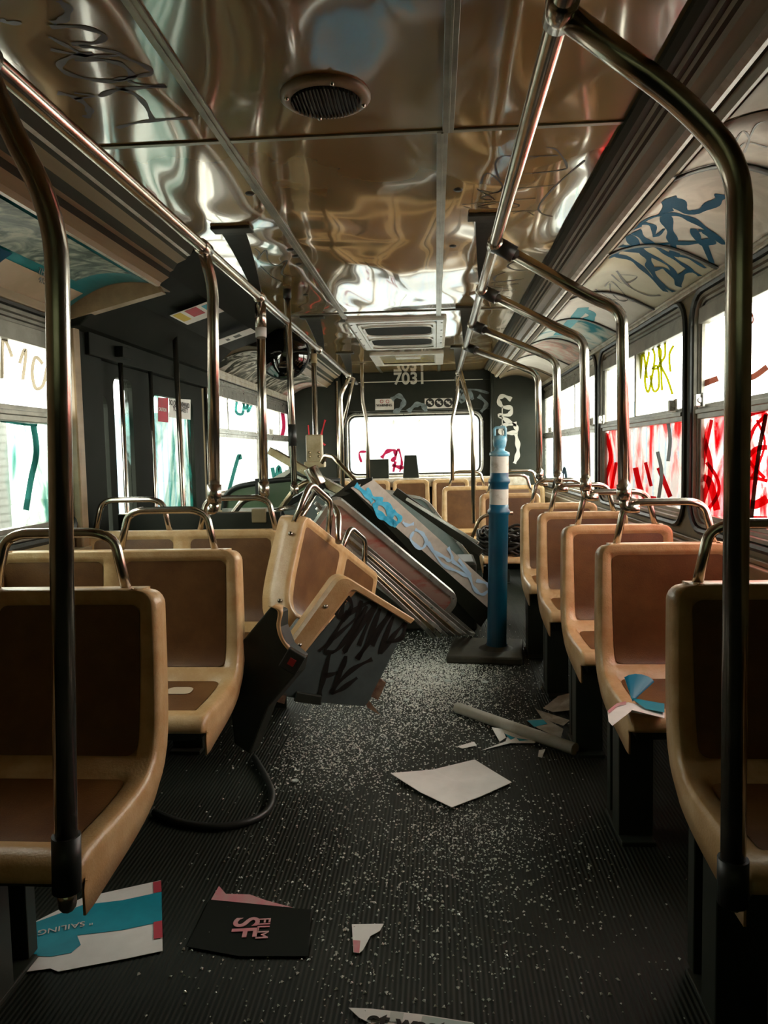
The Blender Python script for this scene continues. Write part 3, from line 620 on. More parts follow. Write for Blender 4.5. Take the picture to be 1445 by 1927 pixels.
adcard('cream card with thin black marker tag on the right side', 1, 3.03, 3.85, AD_CREAM, extra=lambda e: rk(e, [([(1138, 535), (1150, 525), (1172, 545), (1182, 560), (1168, 562), (1150, 545), (1148, 530)], .008), ([(1150, 512), (1175, 530), (1200, 516), (1165, 512)], .008), ([(1120, 540), (1160, 565), (1180, 585)], .006), ([(1150, 560), (1185, 562), (1205, 568)], .007), ([(1160, 505), (1185, 535), (1220, 552), (1245, 552)], .016)], .006, INK, 'black_marker_tag'))
adcard('white card with teal arrow print on the right side', 1, 3.88, 4.6, PAPER, extra=lambda e: rk(e, [([(1098, 575), (1085, 592), (1066, 612), (1050, 628)], .11), ([(1098, 578), (1115, 590), (1105, 600)], .07)], .05, CYAN, 'teal_arrow_print'))
adcard('white card smeared dark teal on the right side', 1, 4.63, 5.4, AD_WT)
adcard('white card smeared pink and grey on the right side', 1, 5.43, 6.25, AD_PINK)
adcard('plain pale card nearest the dark rear corner, right side', 1, 6.28, 7.1, PAPER)
for i, (y, b) in enumerate(((2.205, 1), (3.015, 1), (3.865, 1), (4.615, 1), (5.415, 1), (6.265, 1), (7.2, 1))):
    P = []
    mb = MB(); A = []; B = []
    for k in range(15):
        t = k / 14; x, z = rack(1, t); A.append(V((x, y - .018 + .05 * t, z - .012))); B.append(V((x, y + .012 + .05 * t, z - .012)))
    mb.grid([A, B]); trim(mb, GASK, 'black curved divider strip in the right card rack', solid=.004)
def leftad(e):
    pts = [(0, 455), (30, 470), (50, 505), (38, 520), (0, 515)]
    f = onrack(-1)
    def patch(px, nm, m, off):
        c = sum((f(*p) for p in px), V()) / len(px); mb = MB(); n = V((.25, 0, -1)).normalized()
        mb.add([f(*p) + n * off for p in px], [tuple(range(len(px)))]); mb.build(nm, m, e)
    mb = MB()
    racksheet(MB(), -1, 1.9, 2.86, .05, .60, .012, skew=.04).build('monochrome_photo', AD_PHOTO, e)
    racksheet(MB(), -1, 2.35, 3.03, .70, .96, .010).build('tan_strip', AD_TAN, e)
    racksheet(MB(), -1, 1.9, 2.4, .62, .96, .013, skew=.1).build('dark_blue_patch', BLUEI, e)
    for s_, py, sz in (('THE', 505, .035), ('415', 520, .035)): text(s_, 'print_text', sz, f(78, py) + V((.004, 0, -.014)), (0, 1, 0), V((.35, 0, 1)), INK, e, bold=.001)
adcard('teal poster with grey photograph in the rack above the left front window', -1, 1.88, 3.03, AD_TEAL, extra=leftad)
adcard('torn black and white card in the left rack by the round mirror', -1, 5.1, 6.3, AD_BW)
adcard('torn grey and white card in the left rack behind the mirror', -1, 6.33, 7.4, AD_BW)
adcard('pale pink card at the rear end of the left rack', -1, 7.42, 7.9, AD_PINK)
# stickers on the door header
def hsticker(px, py, sx, sy, m, label, rows=()):
    e = root('header_sticker', at(px, py, X=-1.25)); tag(e, label, 'sticker')
    c = at(px, py, X=-1.20); sl = V((-.22, 0, -.07)).normalized(); n = V((.07, 0, -.22)).normalized(); c = V((-1.20, c.y, 1.861)) + n * .003
    M4 = Matrix((V((0, 1, 0)), sl, n)).transposed().to_4x4(); M4.translation = c
    MB().box((-sx, -sy, 0), (sx, sy, .002), M4).build('backing', m, e)
    for (a0, a1, b0, b1, mm) in rows: MB().box((a0, b0, .002), (a1, b1, .003), M4).build('printed_block', mm, e)
    e.location = c
    return e
for ch_fix in ():
    pass
hs = hsticker(372, 607, .13, .10, PAPER, 'red green and yellow printed sticker on the dark door header', ((-.12, .03, -.03, .03, RED), (-.12, .05, .05, .09, YCARD), (-.1, .02, -.09, -.05, CYAN)))
hs2 = hsticker(440, 640, .07, .12, PAPER, 'white torn notice on the dark door header beside the mirror', ((-.03, .03, -.04, .0, INK), (-.02, .03, .03, .05, INK)))

# ================================================================== CEILING FITTINGS
c = at(612, 180, Z=ZC); sp = root('ceiling_speaker', (c.x, c.y, ZC)); tag(sp, 'round ceiling speaker with perforated dark grille', 'speaker')
MB().lathe([(.108, 0), (.108, -.006), (.10, -.012), (.083, -.015), (.081, -.008)], (c.x, c.y, ZC), (0, 0, 1), 40).build('rim', COVE, sp)
mb = MB().lathe([(.082, -.010), (.05, -.016), (.001, -.018)], (c.x, c.y, ZC), (0, 0, 1), 40)
for k in range(-9, 10):
    h = math.sqrt(max(0, .08 ** 2 - (k * .0085) ** 2)); mb.box((c.x + k * .0085 - .0015, c.y - h, ZC - .021), (c.x + k * .0085 + .0015, c.y + h, ZC - .012))
mb.build('grille', DARKB, sp)
for a in (0.3, 1.87, 3.44, 5.01): MB().lathe([(.0, -.019), (.005, -.018), (.006, -.012)], (c.x + .092 * math.cos(a), c.y + .092 * math.sin(a), ZC), (0, 0, 1), 8).build('screw', STEEL, sp)
# return air hatch
H = root('air_return_hatch', (-.25, 5.5, ZC)); tag(H, 'white framed ceiling air return hatch with two dark slots', 'vent')
fnH = lambda a, b, h: V((a, b, ZC - h))
hr = (-.545, .065, 4.90, 6.22)
mb = MB(); ring(mb, fnH, hr, .012, [(-.015, 0), (-.015, .014), (.005, .022), (.045, .022), (.05, .016)]); ring(mb, fnH, (hr[0] + .05, hr[1] - .05, hr[2] + .06, hr[3] - .06), .08, [(-.02, .016), (0, .016), (.004, .026), (.02, .026)])
mb.build('hatch_frame', WHITE, H)
mb = MB()
sl = [(-.47, -.01, 5.10, 5.50), (-.47, -.01, 5.64, 6.02)]
mb.box((-.52, 4.93, ZC - .016), (.04, 6.19, ZC - .012)); mb.build('hatch_plate', WHITE, H)
for q in sl:
    mb = MB(); ring(mb, fnH, q, .09, [(-.012, .016), (-.008, .026), (0, .026), (.012, .014)]); mb.build('slot_rim', WHITE, H)
    mb = MB(); mb.add([fnH(a, b, .0175) for a, b in rrect(q[0] + .008, q[1] - .008, q[2] + .008, q[3] - .008, .08)], [tuple(range(24))]); mb.build('slot_opening', BLACKP, H)
for x in (-.53, .05):
    for y in (5.0, 5.3, 5.6, 5.9): MB().lathe([(.0, -.004), (.006, -.003), (.008, .0)], (x, y, ZC - .022), (0, 0, 1), 8).build('screw', DARKB, H)
K = root('ceiling_lamp', (-.25, 7.0, ZC)); tag(K, 'amber-lensed ceiling lamp in white frame behind the air hatch', 'lamp')
mb = MB(); ring(mb, fnH, (-.545, .07, 6.62, 7.42), .02, [(-.01, 0), (-.01, .014), (.06, .014), (.07, .006)]); mb.build('lamp_frame', WHITE, K)
mb = MB(); mb.prism([fnH(a, b, .004) for a, b in rrect(-.49, .02, 6.72, 7.28, .05)], (0, 0, .003)); mb.build('lamp_lens', LENS, K)
MB().box((-.34, 6.75, ZC - .02), (-.12, 6.9, ZC - .004)).build('lamp_handle', WHITE, K, bevel=.004)
for px, py, lb in ((862, 357, 'small dark ceiling hole right of the seam, nearest'), (470, 364, 'small dark ceiling hole above the left rail bracket'), (546, 470, 'small dark ceiling hole left of the middle seam, nearest of its row'), (562, 497, 'small dark ceiling hole left of the middle seam, third of its row'), (556, 482, 'small dark ceiling hole, second of its row left of the seam'), (852, 463, 'small dark ceiling hole beside the right rail bracket'), (575, 555, 'small dark ceiling plug farthest back left of the seam')):
    p = at(px, py, Z=ZC); tag(MB().lathe([(0, -.004), (.012, -.004), (.016, 0)], p, (0, 0, 1), 14).build('ceiling_plug', GASK), lb, 'plug', 'dark plugs in the ceiling')
# scrawls on the ceiling (children of the ceiling)
cz = onZ(ZC)
boy = [([(110, 0), (128, 15), (120, 35), (98, 42)], .016), ([(0, 35), (15, 42), (40, 42)], .012), ([(95, 50), (150, 50), (195, 65), (180, 80), (135, 82)], .012), ([(92, 68), (130, 88), (160, 105)], .010), ([(95, 92), (160, 104), (228, 102), (180, 90), (150, 86)], .010), ([(175, 100), (130, 108), (112, 125), (140, 142), (200, 152), (248, 145), (230, 122), (190, 112), (140, 112)], .014), ([(228, 104), (275, 125), (283, 138), (240, 145), (215, 150)], .012), ([(240, 152), (275, 160), (312, 162)], .007), ([(187, 181), (215, 170), (260, 165), (312, 161)], .014), ([(218, 163), (250, 175), (272, 195), (287, 225)], .012), ([(220, 240), (260, 230), (320, 224), (362, 222)], .012), ([(108, 174), (140, 182), (165, 200), (168, 215), (158, 220)], .016), ([(140, 185), (175, 180), (140, 174)], .009)]
mb = MB(); strokes(mb, [(l, w_ * 1.35) for l, w_ in boy], cz, .012, (0, 0, -1), off=.0012); mb.build('brown_marker_scrawl', INKB, ceil)
sc2 = [([(1028, 277), (1048, 282), (1066, 310), (1055, 320), (975, 328)], .008), ([(1050, 292), (985, 294), (945, 294), (932, 310), (940, 335), (955, 338)], .008), ([(980, 303), (1020, 292)], .005), ([(905, 345), (912, 328), (925, 328), (945, 348), (935, 362), (905, 358)], .008), ([(1100, 302), (1050, 345), (1015, 385), (1020, 402), (1040, 407)], .008), ([(965, 355), (1045, 348)], .007), ([(897, 355), (930, 375), (905, 372), (945, 358)], .006), ([(870, 385), (930, 380), (975, 385), (960, 392), (900, 390), (935, 382)], .006), ([(872, 388), (885, 392)], .006), ([(955, 376), (1008, 373)], .005), ([(900, 400), (960, 398), (1030, 394)], .005), ([(965, 402), (985, 396), (1005, 405)], .005)]
mb = MB(); strokes(mb, sc2, cz, .008, (0, 0, -1), off=.0012)
strokes(mb, [([(975, 490), (955, 500), (970, 508), (992, 508)], .012), ([(950, 512), (932, 520), (935, 530), (985, 525)], .014), ([(925, 532), (975, 534), (925, 540), (970, 545), (930, 550), (960, 560)], .006)], cz, .01, (0, 0, -1), off=.0012)
strokes(mb, [([(480, 468), (488, 476), (485, 488), (500, 470), (505, 490), (520, 500), (540, 490), (530, 515), (555, 520)], .008), ([(490, 500), (510, 520), (530, 530)], .006)], cz, .01, (0, 0, -1), off=.0012)
mb.build('black_marker_scrawl', INK, ceil)

# ================================================================== RAILS AND POLES
PR = .019
def rail(name, label, x, y0, y1, joints, cat='handrail'):
    o = MB().tube([(x, y0, 1.83), (x, (y0 + y1) / 2, 1.83), (x, y1, 1.83)], PR, 18).build(name, STEEL); tag(o, label, cat)
    for y in joints:
        MB().lathe([(PR + .0, -.035), (PR + .006, -.032), (PR + .006, .032), (PR, .035)], (x, y, 1.83), (0, 1, 0), 16).build('rail_joint', STEEL, o)
    return o
rail('ceiling_rail', 'long left ceiling grab rail running front to back', -.745, YF + .1, 7.4, (1.28, 2.52, 3.32, 5.0, 6.7))
rail('ceiling_rail', 'long right ceiling grab rail over the aisle', .203, YF + .1, 7.3, (1.26, 2.60, 3.33, 4.2, 5.05, 6.7))
def hanger(label, x, y, l=.42, s=1, wide=.075):
    e = root('rail_bracket', (x, y, ZC)); tag(e, label, 'bracket', 'dark curved ceiling brackets of the rails')
    MB().box((x - wide, y - .02, ZC - .012), (x + wide, y + .05, ZC)).build('mounting_plate', DARKB, e, bevel=.004)
    mb = MB(); n = 14; a = []; b = []
    for i in range(n + 1):
        t = i / n; z = ZC - .01 - (.165) * t ** 1.3
        wd = .045 * (1 - t) ** .7 + .010; yy = y + .02 + l * t
        cx_ = x
        a.append([V((cx_ - wd * .9, yy, z)), V((cx_ + wd * .9, yy, z)), V((cx_ + wd * .6, yy + .03, z + .012)), V((cx_ - wd * .6, yy + .03, z + .012))])
    mb.loft(a, cap0=True, cap1=True); mb.build('curved_fin', GASK, e, bevel=.003)
hanger('dark curved bracket holding the left rail, nearest on the left', -.745, 2.88)
hanger('dark curved bracket of the left rail above the rear door', -.745, 4.75)
hanger('dark curved bracket of the left rail farthest back', -.745, 6.45)
hanger('dark curved bracket holding the right rail at the very front', .203, .98, .34)
hanger('dark curved bracket of the right rail behind its first arm', .203, 2.85)
hanger('dark curved bracket of the right rail beside the air hatch', .203, 4.6)
hanger('dark curved bracket of the right rail farthest back', .203, 6.3)
def pole(label, pts, r=PR, rad=.09, collars=(), base=None, mat=None, group=None):
    o = MB().tube(bend(pts, rad), r, 18).build('grab_pole', mat or STEEL); tag(o, label, 'pole', group)
    for z0, z1, m in collars:
        # collar around the pole between heights
        P = bend(pts, rad); best = None
        def pz(z):
            for a, b in zip(P[:-1], P[1:]):
                if min(a.z, b.z) - 1e-6 <= z <= max(a.z, b.z) + 1e-6 and abs(a.z - b.z) > 1e-6:
                    return a.lerp(b, (z - a.z) / (b.z - a.z))
            return P[0] if abs(P[0].z - z) < abs(P[-1].z - z) else P[-1]
        MB().tube([pz(z0), pz(z1)], r + .005, 16).build('collar', m, o)
    if base:
        a, b = V(base[0]), V(base[1]); MB().tube(bend([a, V((a.x, a.y, min(a.z, b.z) + .0)), b], .02) if (a - b).length > .03 and abs(a.z - b.z) > .02 else [a, b], r * .8, 12).build('elbow', STEEL, o)
    return o
# near pair
pole('thick steel pole at the near left, bending up to the left rail', [(-.655, 1.25, .40), (-.612, 1.25, 1.545), (-.69, 1.26, 1.70), (-.742, 1.275, 1.825)], .0195, .12, [(.375, .50, GASK)], ((-.655, 1.25, .40), (-.70, 1.33, .37)))
pole('thick steel pole at the near right, arching up to the right rail', [(.496, 1.30, .37), (.490, 1.30, 1.60), (.40, 1.30, 1.70), (.203, 1.27, 1.832)], .0205, [.16, .08], [(.36, .45, GASK)], ((.496, 1.30, .37), (.56, 1.38, .37)))
rp = [(2.56, 2.60, 'second'), (3.20, 3.33, 'third'), (3.92, 4.20, 'fourth'), (4.62, 5.05, 'fifth')]
lbR = ['nearest of the arched poles standing on the right seat handles', 'arched pole on the handle of the third right seat', 'arched pole on the handle of the fourth right seat', 'arched pole on the handle of the farthest right single seat']
for i, (y, yr, nm) in enumerate(rp):
    pole(lbR[i], [(.612, y, .985), (.608, y + .02, 1.60), (.52, y + .05, 1.645), (.203, yr, 1.83)], PR, [.13, .05], [(.975, 1.035, STEEL)], ((.612, y, .99), (.66, y - .01, .955)))
    MB().tube([V((.203, yr, 1.83)), V((.203, yr, 1.83)).lerp(V((.52, y + .05, 1.645)), .2)], PR + .008, 14).build('arm_socket', GASK, [q for q in col.objects if q.get('label') == lbR[i]][0])
pole('steel pole from the left rail down to the second left bench handle', [(-.735, 2.50, 1.0), (-.722, 2.53, 1.71), (-.75, 2.53, 1.83)], PR, .05, [(1.0, 1.06, STEEL)], ((-.735, 2.50, 1.0), (-.755, 2.5, .975)))
pole('steel pole from the left rail down to the third left bench handle', [(-.742, 3.27, .97), (-.742, 3.32, 1.83)], PR, .05, [(1.66, 1.70, PAPER), (1.70, 1.80, STEEL), (.98, 1.04, STEEL)])
pole('thin steel stanchion from the ceiling beside the rear door', [(-.735, 3.95, .95), (-.74, 3.93, 1.995)], .0165, .05, [(1.945, 1.992, GASK), (1.20, 1.31, GASK), (.95, 1.0, STEEL)])
pole('steel stanchion carrying the cream box in front of the rear bench', [(-.775, 4.95, .55), (-.775, 4.97, 1.83)], .017, .05, [(1.74, 1.80, YELBOX), (.86, .92, GASK)])
pole('bent pole on the left rail beyond the cream box', [(-.83, 6.8, .55), (-.83, 6.8, 1.68), (-.745, 6.8, 1.83)], PR, .05)
pole('bent pole standing at the left edge of the rear window', [(-.635, 7.2, .7), (-.635, 7.2, 1.43), (-.675, 7.2, 1.65), (-.675, 7.2, 1.995)], .017, .06)
pole('thin diagonal brace beside the left edge of the rear window', [(-.88, 7.1, 1.30), (-.72, 6.9, 1.83)], .013)
pole('bent pole in front of the right part of the rear window', [(.145, 6.9, .90), (.145, 6.9, 1.42), (.20, 6.9, 1.65), (.203, 6.9, 1.83)], .016, .06)
pole('bent pole dropping from the right rail in front of the rear seats', [(.31, 6.5, .55), (.31, 6.5, 1.45), (.21, 6.5, 1.83)], PR, .06)
pole('thin steel pole in front of the rear door glass', [(-1.34, 4.02, 0), (-1.36, 4.02, 1.83)], .014, .05)

# ================================================================== SEATS
PROF = [(0, .84), (-.008, .76), (-.018, .66), (-.030, .57), (-.046, .50), (-.075, .455), (-.12, .430), (-.19, .420), (-.28, .418), (-.38, .420), (-.43, .418), (-.452, .408), (-.458, .385)]
PS = smooth([V((0, y, z)) for y, z in PROF], 8)
AL = [0]
for a, b in zip(PS[:-1], PS[1:]): AL.append(AL[-1] + (b - a).length)
LEN = AL[-1]
def psec(s):
    """point and outward (user side) normal on the seat profile at arc length s"""
    if s <= 0:
        t = (PS[1] - PS[0]).normalized(); p = PS[0] + t * s
    elif s >= LEN:
        t = (PS[-1] - PS[-2]).normalized(); p = PS[-1] + t * (s - LEN)
    else:
        i = max(k for k in range(len(AL) - 1) if AL[k] <= s); u = (s - AL[i]) / (AL[i + 1] - AL[i]); p = PS[i].lerp(PS[i + 1], u)
        t0 = (PS[min(i + 1, len(PS) - 1)] - PS[max(i - 1, 0)]).normalized(); t1 = (PS[min(i + 2, len(PS) - 1)] - PS[i]).normalized(); t = t0.lerp(t1, u).normalized()
    return p, V((0, t.z, -t.y))
BACK_END, PAN_START = .395, .445
def seatpt(u, s, d): p, n = psec(s); return V((u, p.y, p.z)) + n * d
def shell(mb, w_, ins, taper=.012, R=.036, smax=None, fl0=.05):
    """ins: list of (u0, u1) insert spans; rim raised around the recesses"""
    hs = w_ / 2
    zones = [(u0, u1, a, b) for u0, u1 in ins for a, b in ((.030, BACK_END), (PAN_START, LEN - .085))]
    def raised(u, s):
        for u0, u1, a, b in zones:
            if u0 < u < u1 and a < s < b: return 0.0
        return .009
    S = [-.006, -.004, 0, .003, .008, .016, .026, .034, .045, .057]
    S += [.057 + (BACK_END - .010 - .057) * k / 12 for k in range(1, 13)] + [BACK_END + .004, PAN_START - .004, PAN_START + .008]
    S += [PAN_START + .008 + (LEN - .098 - PAN_START) * k / 12 for k in range(1, 13)] + [LEN - .082, LEN - .06, LEN - .04, LEN - .02, LEN - .008, LEN]
    S = sorted(set(round(q, 5) for q in S))
    if smax: S = [q for q in S if q < smax] + [smax]
    U = set()
    for u0, u1 in ins:
        U |= {u0 - .005, u0 + .005, u1 - .005, u1 + .005}
        for k in range(1, 6): U.add(u0 + (u1 - u0) * k / 6)
    U = sorted(U)
    rows = []
    for s in S:
        h = hs - taper * max(0, 1 - s / .42)
        if s < R: q = R - max(s, 0); hw = h - R + math.sqrt(max(R * R - q * q, 0))
        else: hw = h
        hw = max(hw, h - R)
        fl = fl0 + .045 * min(1, max(0, (s - .40) / .35))            # flange depth grows on the pan
        dd = -.0 if s >= 0 else 0
        top = s < 0
        row = []
        dz = {True: (-.052 if s == -.006 else -.012), False: 0}[top]
        sv = max(s, 0) if not top else 0
        base = (lambda u, s_=s: (raised(u, s_) if not top else dz))
        kink = .003
        for sg in (-1, 1):
            cols = []
            for e, d in ((.006, -fl), (.005, -fl * .5), (.004, -.012), (.003, -.003), (0, .002), (-.005, .008), (-.008, .009), (-.014, .009)):
                u = sg * (hw + e); dpt = d if not top else min(d, dz)
                q_ = seatpt(u, s, dpt)
                kk = min(1, max(0, (s - .38) / .12))
                if kk > 0 and d < -.02 and not smax:
                    q0 = seatpt(u, s, -.003); zb = q0.z + d
                    if s > LEN - .07: zb = seatpt(u, LEN - .07, -.003).z + d
                    q_ = q_.lerp(V((q0.x, q0.y, zb)), kk)
                cols.append(q_)
            if sg == -1: left = cols
            else: right = list(reversed(cols))
        mid = []
        for u in U:
            uu = max(-(hw - .018), min(hw - .018, u)); mid.append(seatpt(uu, s, base(uu)))
        rows.append(left + mid + right)
    mb.grid(rows)
    # front lip
    return mb
def patch(mb, u0, u1, s0, s1, r, d, nu=8, ns=16):
    rows = []
    ss = [s0 + r * (1 - math.cos(k * math.pi / 8)) for k in range(5)] + [s0 + r + (s1 - s0 - 2 * r) * k / ns for k in range(1, ns)] + [s1 - r + r * math.sin(k * math.pi / 8) for k in range(5)]
    for s in ss:
        q = 0
        if s < s0 + r: q = s0 + r - s
        elif s > s1 - r: q = s - (s1 - r)
        cut = r - math.sqrt(max(r * r - q * q, 0)); a, b = u0 + cut, u1 - cut
        rows.append([seatpt(a + (b - a) * k / nu, s, d) for k in range(nu + 1)])
    mb.grid(rows); return mb
def handle(mb, u0, u1, top=.135, tilt=.04, r=.0125):
    z = .80
    return mb.tube(bend([(u0, .028, z), (u0 + .035, .03 + tilt * .2, .84 + top - .02), (u0 + .075, .03, .84 + top), (u1 - .075, .03, .84 + top), (u1 - .035, .03 + tilt * .2, .84 + top - .02), (u1, .028, z)], [.03, .03, .03, .03], 5), r, 12)
def make_seat(double=False, hands=None, legs=True, lab='', name='bus_chair', w_=None, smax=None, fl0=.05):
    e = root(name)
    w_ = w_ or (.86 if double else .455)
    if double: ins = [(-w_ / 2 + .044, -.034), (.034, w_ / 2 - .044)]
    else: ins = [(-w_ / 2 + .044, w_ / 2 - .044)]
    o = shell(MB(), w_, ins, smax=smax, fl0=fl0).build('seat_shell', RIM, e, solid=.005, soff=1)
    for u0, u1 in ins:
        patch(MB(), u0 + .004, u1 - .004, .034, BACK_END - .008, .022, .0035).build('back_insert', INS, e)
        if not smax: patch(MB(), u0 + .004, u1 - .004, PAN_START + .008, LEN - .09, .022, .0035).build('pan_insert', INS, e)
    for (a, b) in (hands or []): handle(MB(), a, b).build('grab_handle', STEEL, e)
    if legs:
        u = w_ / 2
        MB().box((-u + .03, -.40, .34), (u - .03, -.06, .385)).box((-u + .06, .022, .36), (u - .06, .045, .74)).build('seat_frame', LEGM, e, bevel=.004)
        px = -u + .07 if not double else -u + .10
        for q, wd in (((-u + .004), .10), ) if not double else (((u - .40), .12), ):
            MB().box((q, -.30, .012), (q + wd, -.22, .345)).box((q - .0, -.34, 0), (q + wd, -.12, .014)).box((q + .01, -.14, .012), (q + wd - .01, -.10, .345)).build('pedestal', LEGM, e, bevel=.003)
    return e
seat1 = make_seat(False, [(-.165, .165)])
tag(seat1, 'single tan seat at the near right edge, mostly in shadow', 'seat', 'single seats along the right side')
RS = [(1.765, 'single tan seat at the near right edge, mostly in shadow'), (2.53, 'second right single seat, with blue scrap and torn paper on it'), (3.18, 'third single seat from the front on the right'), (3.88, 'fourth single seat from the front on the right'), (4.57, 'fifth and farthest of the right row of single seats')]
for i, (y, lb) in enumerate(RS):
    s = seat1 if i == 0 else dup(seat1)
    s.location = (.752 - (.008 * i), y, 0); s['label'] = lb
bench = make_seat(True, [(-.02 + .02, .345)], name='bus_bench')
LS = [(1.757, -1.085, 'double tan bench seat at the near left, in deep shadow'), (2.505, -1.085, 'second double bench seat on the left, scuffed pale mark on its pan'), (3.185, -1.08, 'third left double bench seat, beside the tilted seats')]
for i, (y, x, lb) in enumerate(LS):
    s = bench if i == 0 else dup(bench)
    s.location = (x, y, 0); tag(s, lb, 'seat', 'double bench seats along the left side')
    if i == 2:
        W0 = wmat(s)
        g = [q for q in s.children if q.name.startswith('grab_handle')][0]; g2 = g.copy(); col.objects.link(g2); g2.parent = s; g2.location = (-.40, 0, 0)
        g.location = (.06, 0, 0)
    if i == 0:
        g = [q for q in s.children if q.name.startswith('grab_handle')][0]; g.location = (0, 0, 0)
# scuff on bench 2 pan
sb = [q for q in col.objects if q.get('label', '').startswith('second double')][0]
SCF = pbr('pale_scuff', (.55, .42, .28), .7)
sf = patch(MB(), .235, .315, .50, .56, .02, .0055, 4, 4).build('pale_scuff_mark', SCF); sf.parent = sb
# rear row: a double pair in front of the back bench
for x, lb in ((.275, 'single seat with handle in front of the rear bench, left of the blue post'), (.752, 'single seat with handle in front of the rear bench, right of the blue post')):
    s = dup(seat1); s.location = (x, 7.0, 0); s['label'] = lb; s['group'] = 'single seats in front of the rear bench'
# rear bench of five shells
rb = make_seat(False, [], name='rear_bench_chair', w_=.388)
for i, x in enumerate((-1.07, -.665, -.26, .148, .556)):
    s = rb if i == 0 else dup(rb)
    s.location = (x, 7.92, .035)
    tag(s, ['leftmost tan seat of the rear bench, behind the debris', 'rear bench seat under the black upright box', 'rear bench seat left of the centre, fully visible back', 'rear bench seat behind the handled single seat', 'rightmost seat of the rear bench, beside the dark corner'][i], 'seat', 'seats of the rear bench')
trim(MB().box((-1.35, 7.96, .80), (.95, YR, .895)), COVEW, 'pale ledge behind the rear bench seats', bevel=.006)
trim(MB().box((-1.5, 7.5, 0), (1.1, 7.85, .36)), DARKB, 'dark riser under the rear bench', bevel=.004)
# black boxes on the ledge
e = MB().box((0, 0, 0), (.235, .10, .20)).build('black_box', DARK, bevel=.004); e.location = at(689, 903, Y=7.99); e.location.z = .895; tag(e, 'square black box with a row of pale marks in front of the rear window', 'box')
MB().box((.045, -.003, .065), (.075, 0, .069)).box((.11, -.003, .065), (.135, 0, .069)).box((.155, -.003, .065), (.20, 0, .070)).build('pale_marks', WHITEI, e)
mb = MB(); q = [(0, 0, 0), (.17, 0, 0), (.17, .08, 0), (0, .08, 0)]; q2 = [(.02, .02, .235), (.145, .02, .235), (.145, .06, .235), (.02, .06, .235)]
mb.loft([[V(p) for p in q], [V(p) for p in q2]], cap0=True, cap1=True); e = mb.build('black_wedge', DARK, bevel=.006); e.location = at(758, 903, Y=8.0); e.location.z = .895; tag(e, 'tapered black seat-back piece in front of the rear window', 'box')

# ================================================================== CONVEX MIRROR and cream box
c = at(533, 665, Y=4.9)
MR_ = root('convex_mirror', c); tag(MR_, 'round convex mirror with black rim on the left rail', 'mirror')
MB().lathe([(.001, .045), (.05, .042), (.10, .032), (.14, .014), (.158, 0)], c, (0.05, -1, -.05), 40).build('mirror_glass', MIRROR, MR_)
MB().lathe([(.156, .004), (.166, .004), (.168, -.008), (.12, -.03), (.001, -.035)], c, (.05, -1, -.05), 40).build('mirror_rim', GASK, MR_)
MB().tube([c + V((.10, .03, .01)), V((-.80, 4.97, 1.755)), V((-.775, 4.97, 1.76))], .012, 10).build('mirror_arm', GASK, MR_)
c = at(592, 843, Y=4.93)
e = root('cream_transfer_box', c); tag(e, 'cream metal box clamped to the stanchion above the debris', 'box')
MB().box((c.x - .052, c.y - .03, c.z - .09), (c.x + .052, c.y + .03, c.z + .085)).build('box_body', YELBOX, e, bevel=.008)
MB().box((c.x - .066, c.y - .04, c.z - .125), (c.x + .066, c.y + .04, c.z - .088)).build('box_foot', YELBOX, e, bevel=.006)
for dx, dz in ((-.03, -.03), (.03, -.03), (-.03, -.055), (.03, -.055)): MB().lathe([(0, .036), (.008, .034), (.009, .029)], (c.x + dx, c.y, c.z + dz), (0, -1, 0), 10).build('bolt', BRONZ, e)
# barrier bar behind third bench
e = root('barrier_rail', (-1.1, 3.42, .97)); tag(e, 'brown horizontal barrier rail behind the third left bench', 'rail')
a, b = at(232, 972, Y=3.42), at(480, 969, Y=3.42)
MB().tube([a, b], .016, 12).build('bar', BRONZ, e)
MB().box((b.x - .01, b.y - .03, b.z - .035), (b.x + .055, b.y + .01, b.z + .03)).build('end_bracket', WALLM, e, bevel=.006)
MB().box((a.x, a.y + .02, b.z - .075), (b.x - .02, a.y + .03, b.z - .02)).build('white_strip', WHITE, e)
MB().box((-1.45, 3.40, 0), (-.70, 3.425, .90)).build('modesty_panel', DARK, e, bevel=.004)

# ================================================================== TILTED SEATS AND DEBRIS
def frame3(o, xv, zv):
    """matrix with x along xv, z close to zv"""
    x = V(xv).normalized(); z = V(zv); y = z.cross(x).normalized(); z = x.cross(y)
    M4 = Matrix((x, y, z)).transposed().to_4x4(); M4.translation = V(o); return M4
TL = at(568, 966, Y=2.98); TR = at(708, 1080, Y=3.70); BLp = at(533, 1185, Y=2.93)
s = make_seat(True, [], False, name='bus_bench', smax=.44, fl0=.10); tag(s, 'torn-out double seat tilted on its side in the aisle', 'seat', 'torn-out seats in the aisle')
M4 = frame3(TL, TR - TL, TL - BLp)
s.matrix_basis = M4 @ Matrix.Translation((.43, 0, -.84))
W_ = wmat(s)
for a, b, k in ((-.42, -.10, .15), (.03, .33, .12)):
    mb = MB(); P = [(a, .028, .80), (a + .05, .04, .84 + k), (b - .06, .04, .84 + k), (b, .028, .80)]
    mb.tube(bend([W_ @ V(p) for p in P], .04), .0125, 12); mb.build('grab_handle', STEEL, s)
for u, v in ((-.433, .09), (-.433, .36)):
    pp, nn = psec(v); MB().lathe([(0, .006), (.008, .004), (.009, 0)], W_ @ (V((u, pp.y, pp.z)) + V((0, .03, 0))), (W_.to_3x3() @ V((-1, 0, 0))), 10).build('flange_screw', STEEL, s)
